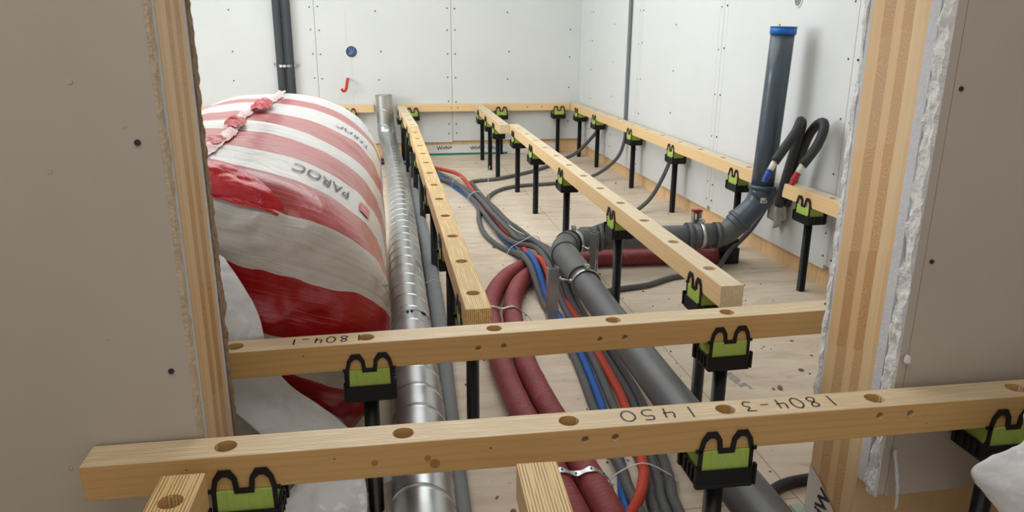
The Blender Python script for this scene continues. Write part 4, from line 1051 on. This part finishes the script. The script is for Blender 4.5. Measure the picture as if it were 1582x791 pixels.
# ------------------------------------------------------------------ back wall items
t1 = lay('insulated_pipe', [(-.842, YB-.042, .2), (-.842, YB-.042, ZT-.005)], .036, M_foam_d, 'left of the two dark foam pipes running up the back wall', 'pipe', 'dark foam pipes on the back wall', 24, .5)
t2 = lay('insulated_pipe', [(-.762, YB-.042, .2), (-.762, YB-.042, ZT-.005)], .036, M_foam_d, 'right of the two dark foam pipes running up the back wall', 'pipe', 'dark foam pipes on the back wall', 24, .5)
bm = bmesh.new(); P = catmull([(-.905, YB-.003, .845), (-.885, YB-.03, .838), (-.842, YB-.084, .83), (-.762, YB-.084, .83), (-.715, YB-.03, .832), (-.68, YB-.003, .834)], .008); prev = None
for i, p in enumerate(P):
    c = (bm.verts.new(p+Vector((0, 0, .010*(1+.3*math.cos(i*2*PI/4))))), bm.verts.new(p-Vector((0, 0, .010*(1+.3*math.cos(i*2*PI/4))))))
    if prev: bm.faces.new((prev[0], prev[1], c[1], c[0]))
    prev = c
o = fin('perforated_strap', bm, M_steel); md = o.modifiers.new('s', 'SOLIDIFY'); md.thickness = .0015
tag(o, 'perforated steel strap holding the two dark pipes to the back wall', 'strap', 'perforated steel straps')
bm = bmesh.new()
for i in range(2, len(P)-1, 4): cyl(bm, P[i]+Vector((0, -.001, 0)), (0, 1, 0), .0045, .005, 8)
fin('strap_hole', bm, M_screw, o)
# round socket box
t = empty('socket_box', (-.222, YB, .949), label='round blue electrical box set in the back wall above the red tube', cat='electrical box')
bm = bmesh.new(); ring_on(bm, (0, -.002, 0), (0, 1, 0), .050, .056, .005, 32); fin('rim', bm, M_white, t)
bm = bmesh.new(); cyl(bm, (0, -.001, 0), (0, 1, 0), .050, .003, 32); o = fin('box_bowl', bm, simple('navy_box', hexl((40, 62, 104)), hexl((60, 84, 130)), .5, nscale=30), t)
bm = bmesh.new()
for k in range(3): sweep(bm, catmull([(-.03+.012*k, -.005, -.025), (-.01+.014*k, -.010, 0), (-.02+.02*k, -.005, .03)], .006), .003, 8)
fin('cable_loop', bm, simple('steel_blue', hexl((120, 140, 170)), hexl((150, 168, 190)), .4), t)
# chalk line
bm = bmesh.new(); box(bm, -.2235, -.2225, YB-.0004, YB, .42, .90); box(bm, -.262, -.261, YB-.0004, YB, 1.0, 1.3); fin('pencil_line', bm, M_print, wb)
t = empty('red_tube', (-.268, YB, .71), label='short red bent conduit stub poking out of the back wall', cat='conduit')
tube('tube', [(0, .01, 0), (0, -.04, -.002), (-.004, -.085, -.02), (-.010, -.10, -.06), (-.022, -.10, -.095), (-.045, -.10, -.10), (-.055, -.10, -.078)], .0125, M_hr, t, 14, .01)
bm = bmesh.new(); ring_on(bm, (0, -.002, 0), (0, 1, 0), .013, .024, .004, 18); fin('hole_edge', bm, M_broken, t)
# round hole with green box, top right
yq = 3.601; t = empty('socket_box', (RX(yq), yq, 1.318), label='round box in the right wall at the top edge, above the blue cap', cat='electrical box')
bm = bmesh.new(); ring_on(bm, (-.002, 0, 0), (1, .033, 0), .030, .035, .005, 28); fin('rim', bm, M_white, t)
bm = bmesh.new(); cyl(bm, (-.001, 0, 0), (1, .033, 0), .030, .003, 28); fin('box_bowl', bm, simple('green_glass', hexl((90, 110, 90)), hexl((150, 160, 150)), .3, nscale=60), t)
# sealing tape at the wall foot with its print
t = empty('sealing_tape', (.9, YB+.02, 0), label='white printed sealing membrane with a green edge along the back wall foot', cat='tape')
bm = bmesh.new(); box(bm, -.70, .82, .004, .007, .018, .088); box(bm, -.70, .82, -.045, .004, .0012, .018, bev=.001); fin('membrane', bm, M_membrane, t)
bm = bmesh.new(); box(bm, -.68, .30, -.062, -.046, .0005, .018); o = fin('green_edge', bm, M_teal, t)
for i, (x, z, s, a) in enumerate(((-.56, .052, .05, .12), (-.40, .038, .032, 0), (-.30, .060, .05, .1), (-.12, .045, .03, 0), (.02, .055, .05, .08), (.19, .05, .05, .14), (.36, .042, .032, 0), (.50, .058, .05, .1))):
    place_text('print', 'Wigluv' if s > .04 else 'siga', s, (lambda X_, Z_, A_: (lambda tx, ty: Vector((X_+tx*math.cos(A_)-ty*math.sin(A_), .0032, Z_+tx*math.sin(A_)+ty*math.cos(A_)))))(x, z, a), M_ink, t, bold=.001) if s > .04 else None
t = empty('sealing_tape', (1.04, 1.45, 0), label='white printed tape stuck round the foot of the right door jamb', cat='tape')
bm = bmesh.new()
q = [(-.0015, -.11, .045), (-.0015, .005, .118), (-.0015, .098, .118), (-.0015, .098, .002), (-.0015, -.11, .002)]
bm.faces.new([bm.verts.new(Vector(p)) for p in ((-.0012, -.14, .002), (-.0012, -.115, .02), (-.0012, .05, .120), (-.0012, .100, .135), (-.0012, .100, .002))])
fin('membrane', bm, M_membrane, t)
place_text('print', 'Wig', .060, lambda tx, ty: Vector((-.0018, .030+ty*1.0+tx*.25, .058-tx*.95)), M_ink, t, bold=.002)
bm = bmesh.new(); box(bm, -.03, -.002, -.05, .12, .0005, .006); fin('green_edge', bm, simple('pale_green_plastic', hexl((150, 165, 150)), hexl((170, 182, 168)), .4), t)
# printed letters on the floor sheet
o = place_text('floor_print', 'uar', .13, lambda tx, ty: Vector((1.205+ty*1.0*.5+tx*.5*.3, 2.30-tx*1.05+ty*.25, .0006)), M_print, None, bold=.003)
tag(o, 'faded grey letters printed on the floor behind the 1804 batten', 'print')
# ------------------------------------------------------------------ grit on the floor
bm = bmesh.new()
for i in range(330):
    x = random.uniform(.2, 1.9); y = random.uniform(1.4, 7.0) if i % 3 else random.uniform(1.4, 3.2)
    s = random.uniform(.0015, .005)*(1 if random.random() < .9 else 2)
    mt = Matrix.Translation((x, y, s*.35)) @ Matrix.Rotation(random.random()*6, 4, 'Z') @ Matrix.Diagonal((s*random.uniform(.6, 2.2), s, s*.7, 1))
    bmesh.ops.create_icosphere(bm, subdivisions=1, radius=1, matrix=mt)
o = fin('debris', bm, M_debris); tag(o, 'scattered wood chips and grit on the floor', 'debris', kind='stuff')
bpy.context.view_layer.update()
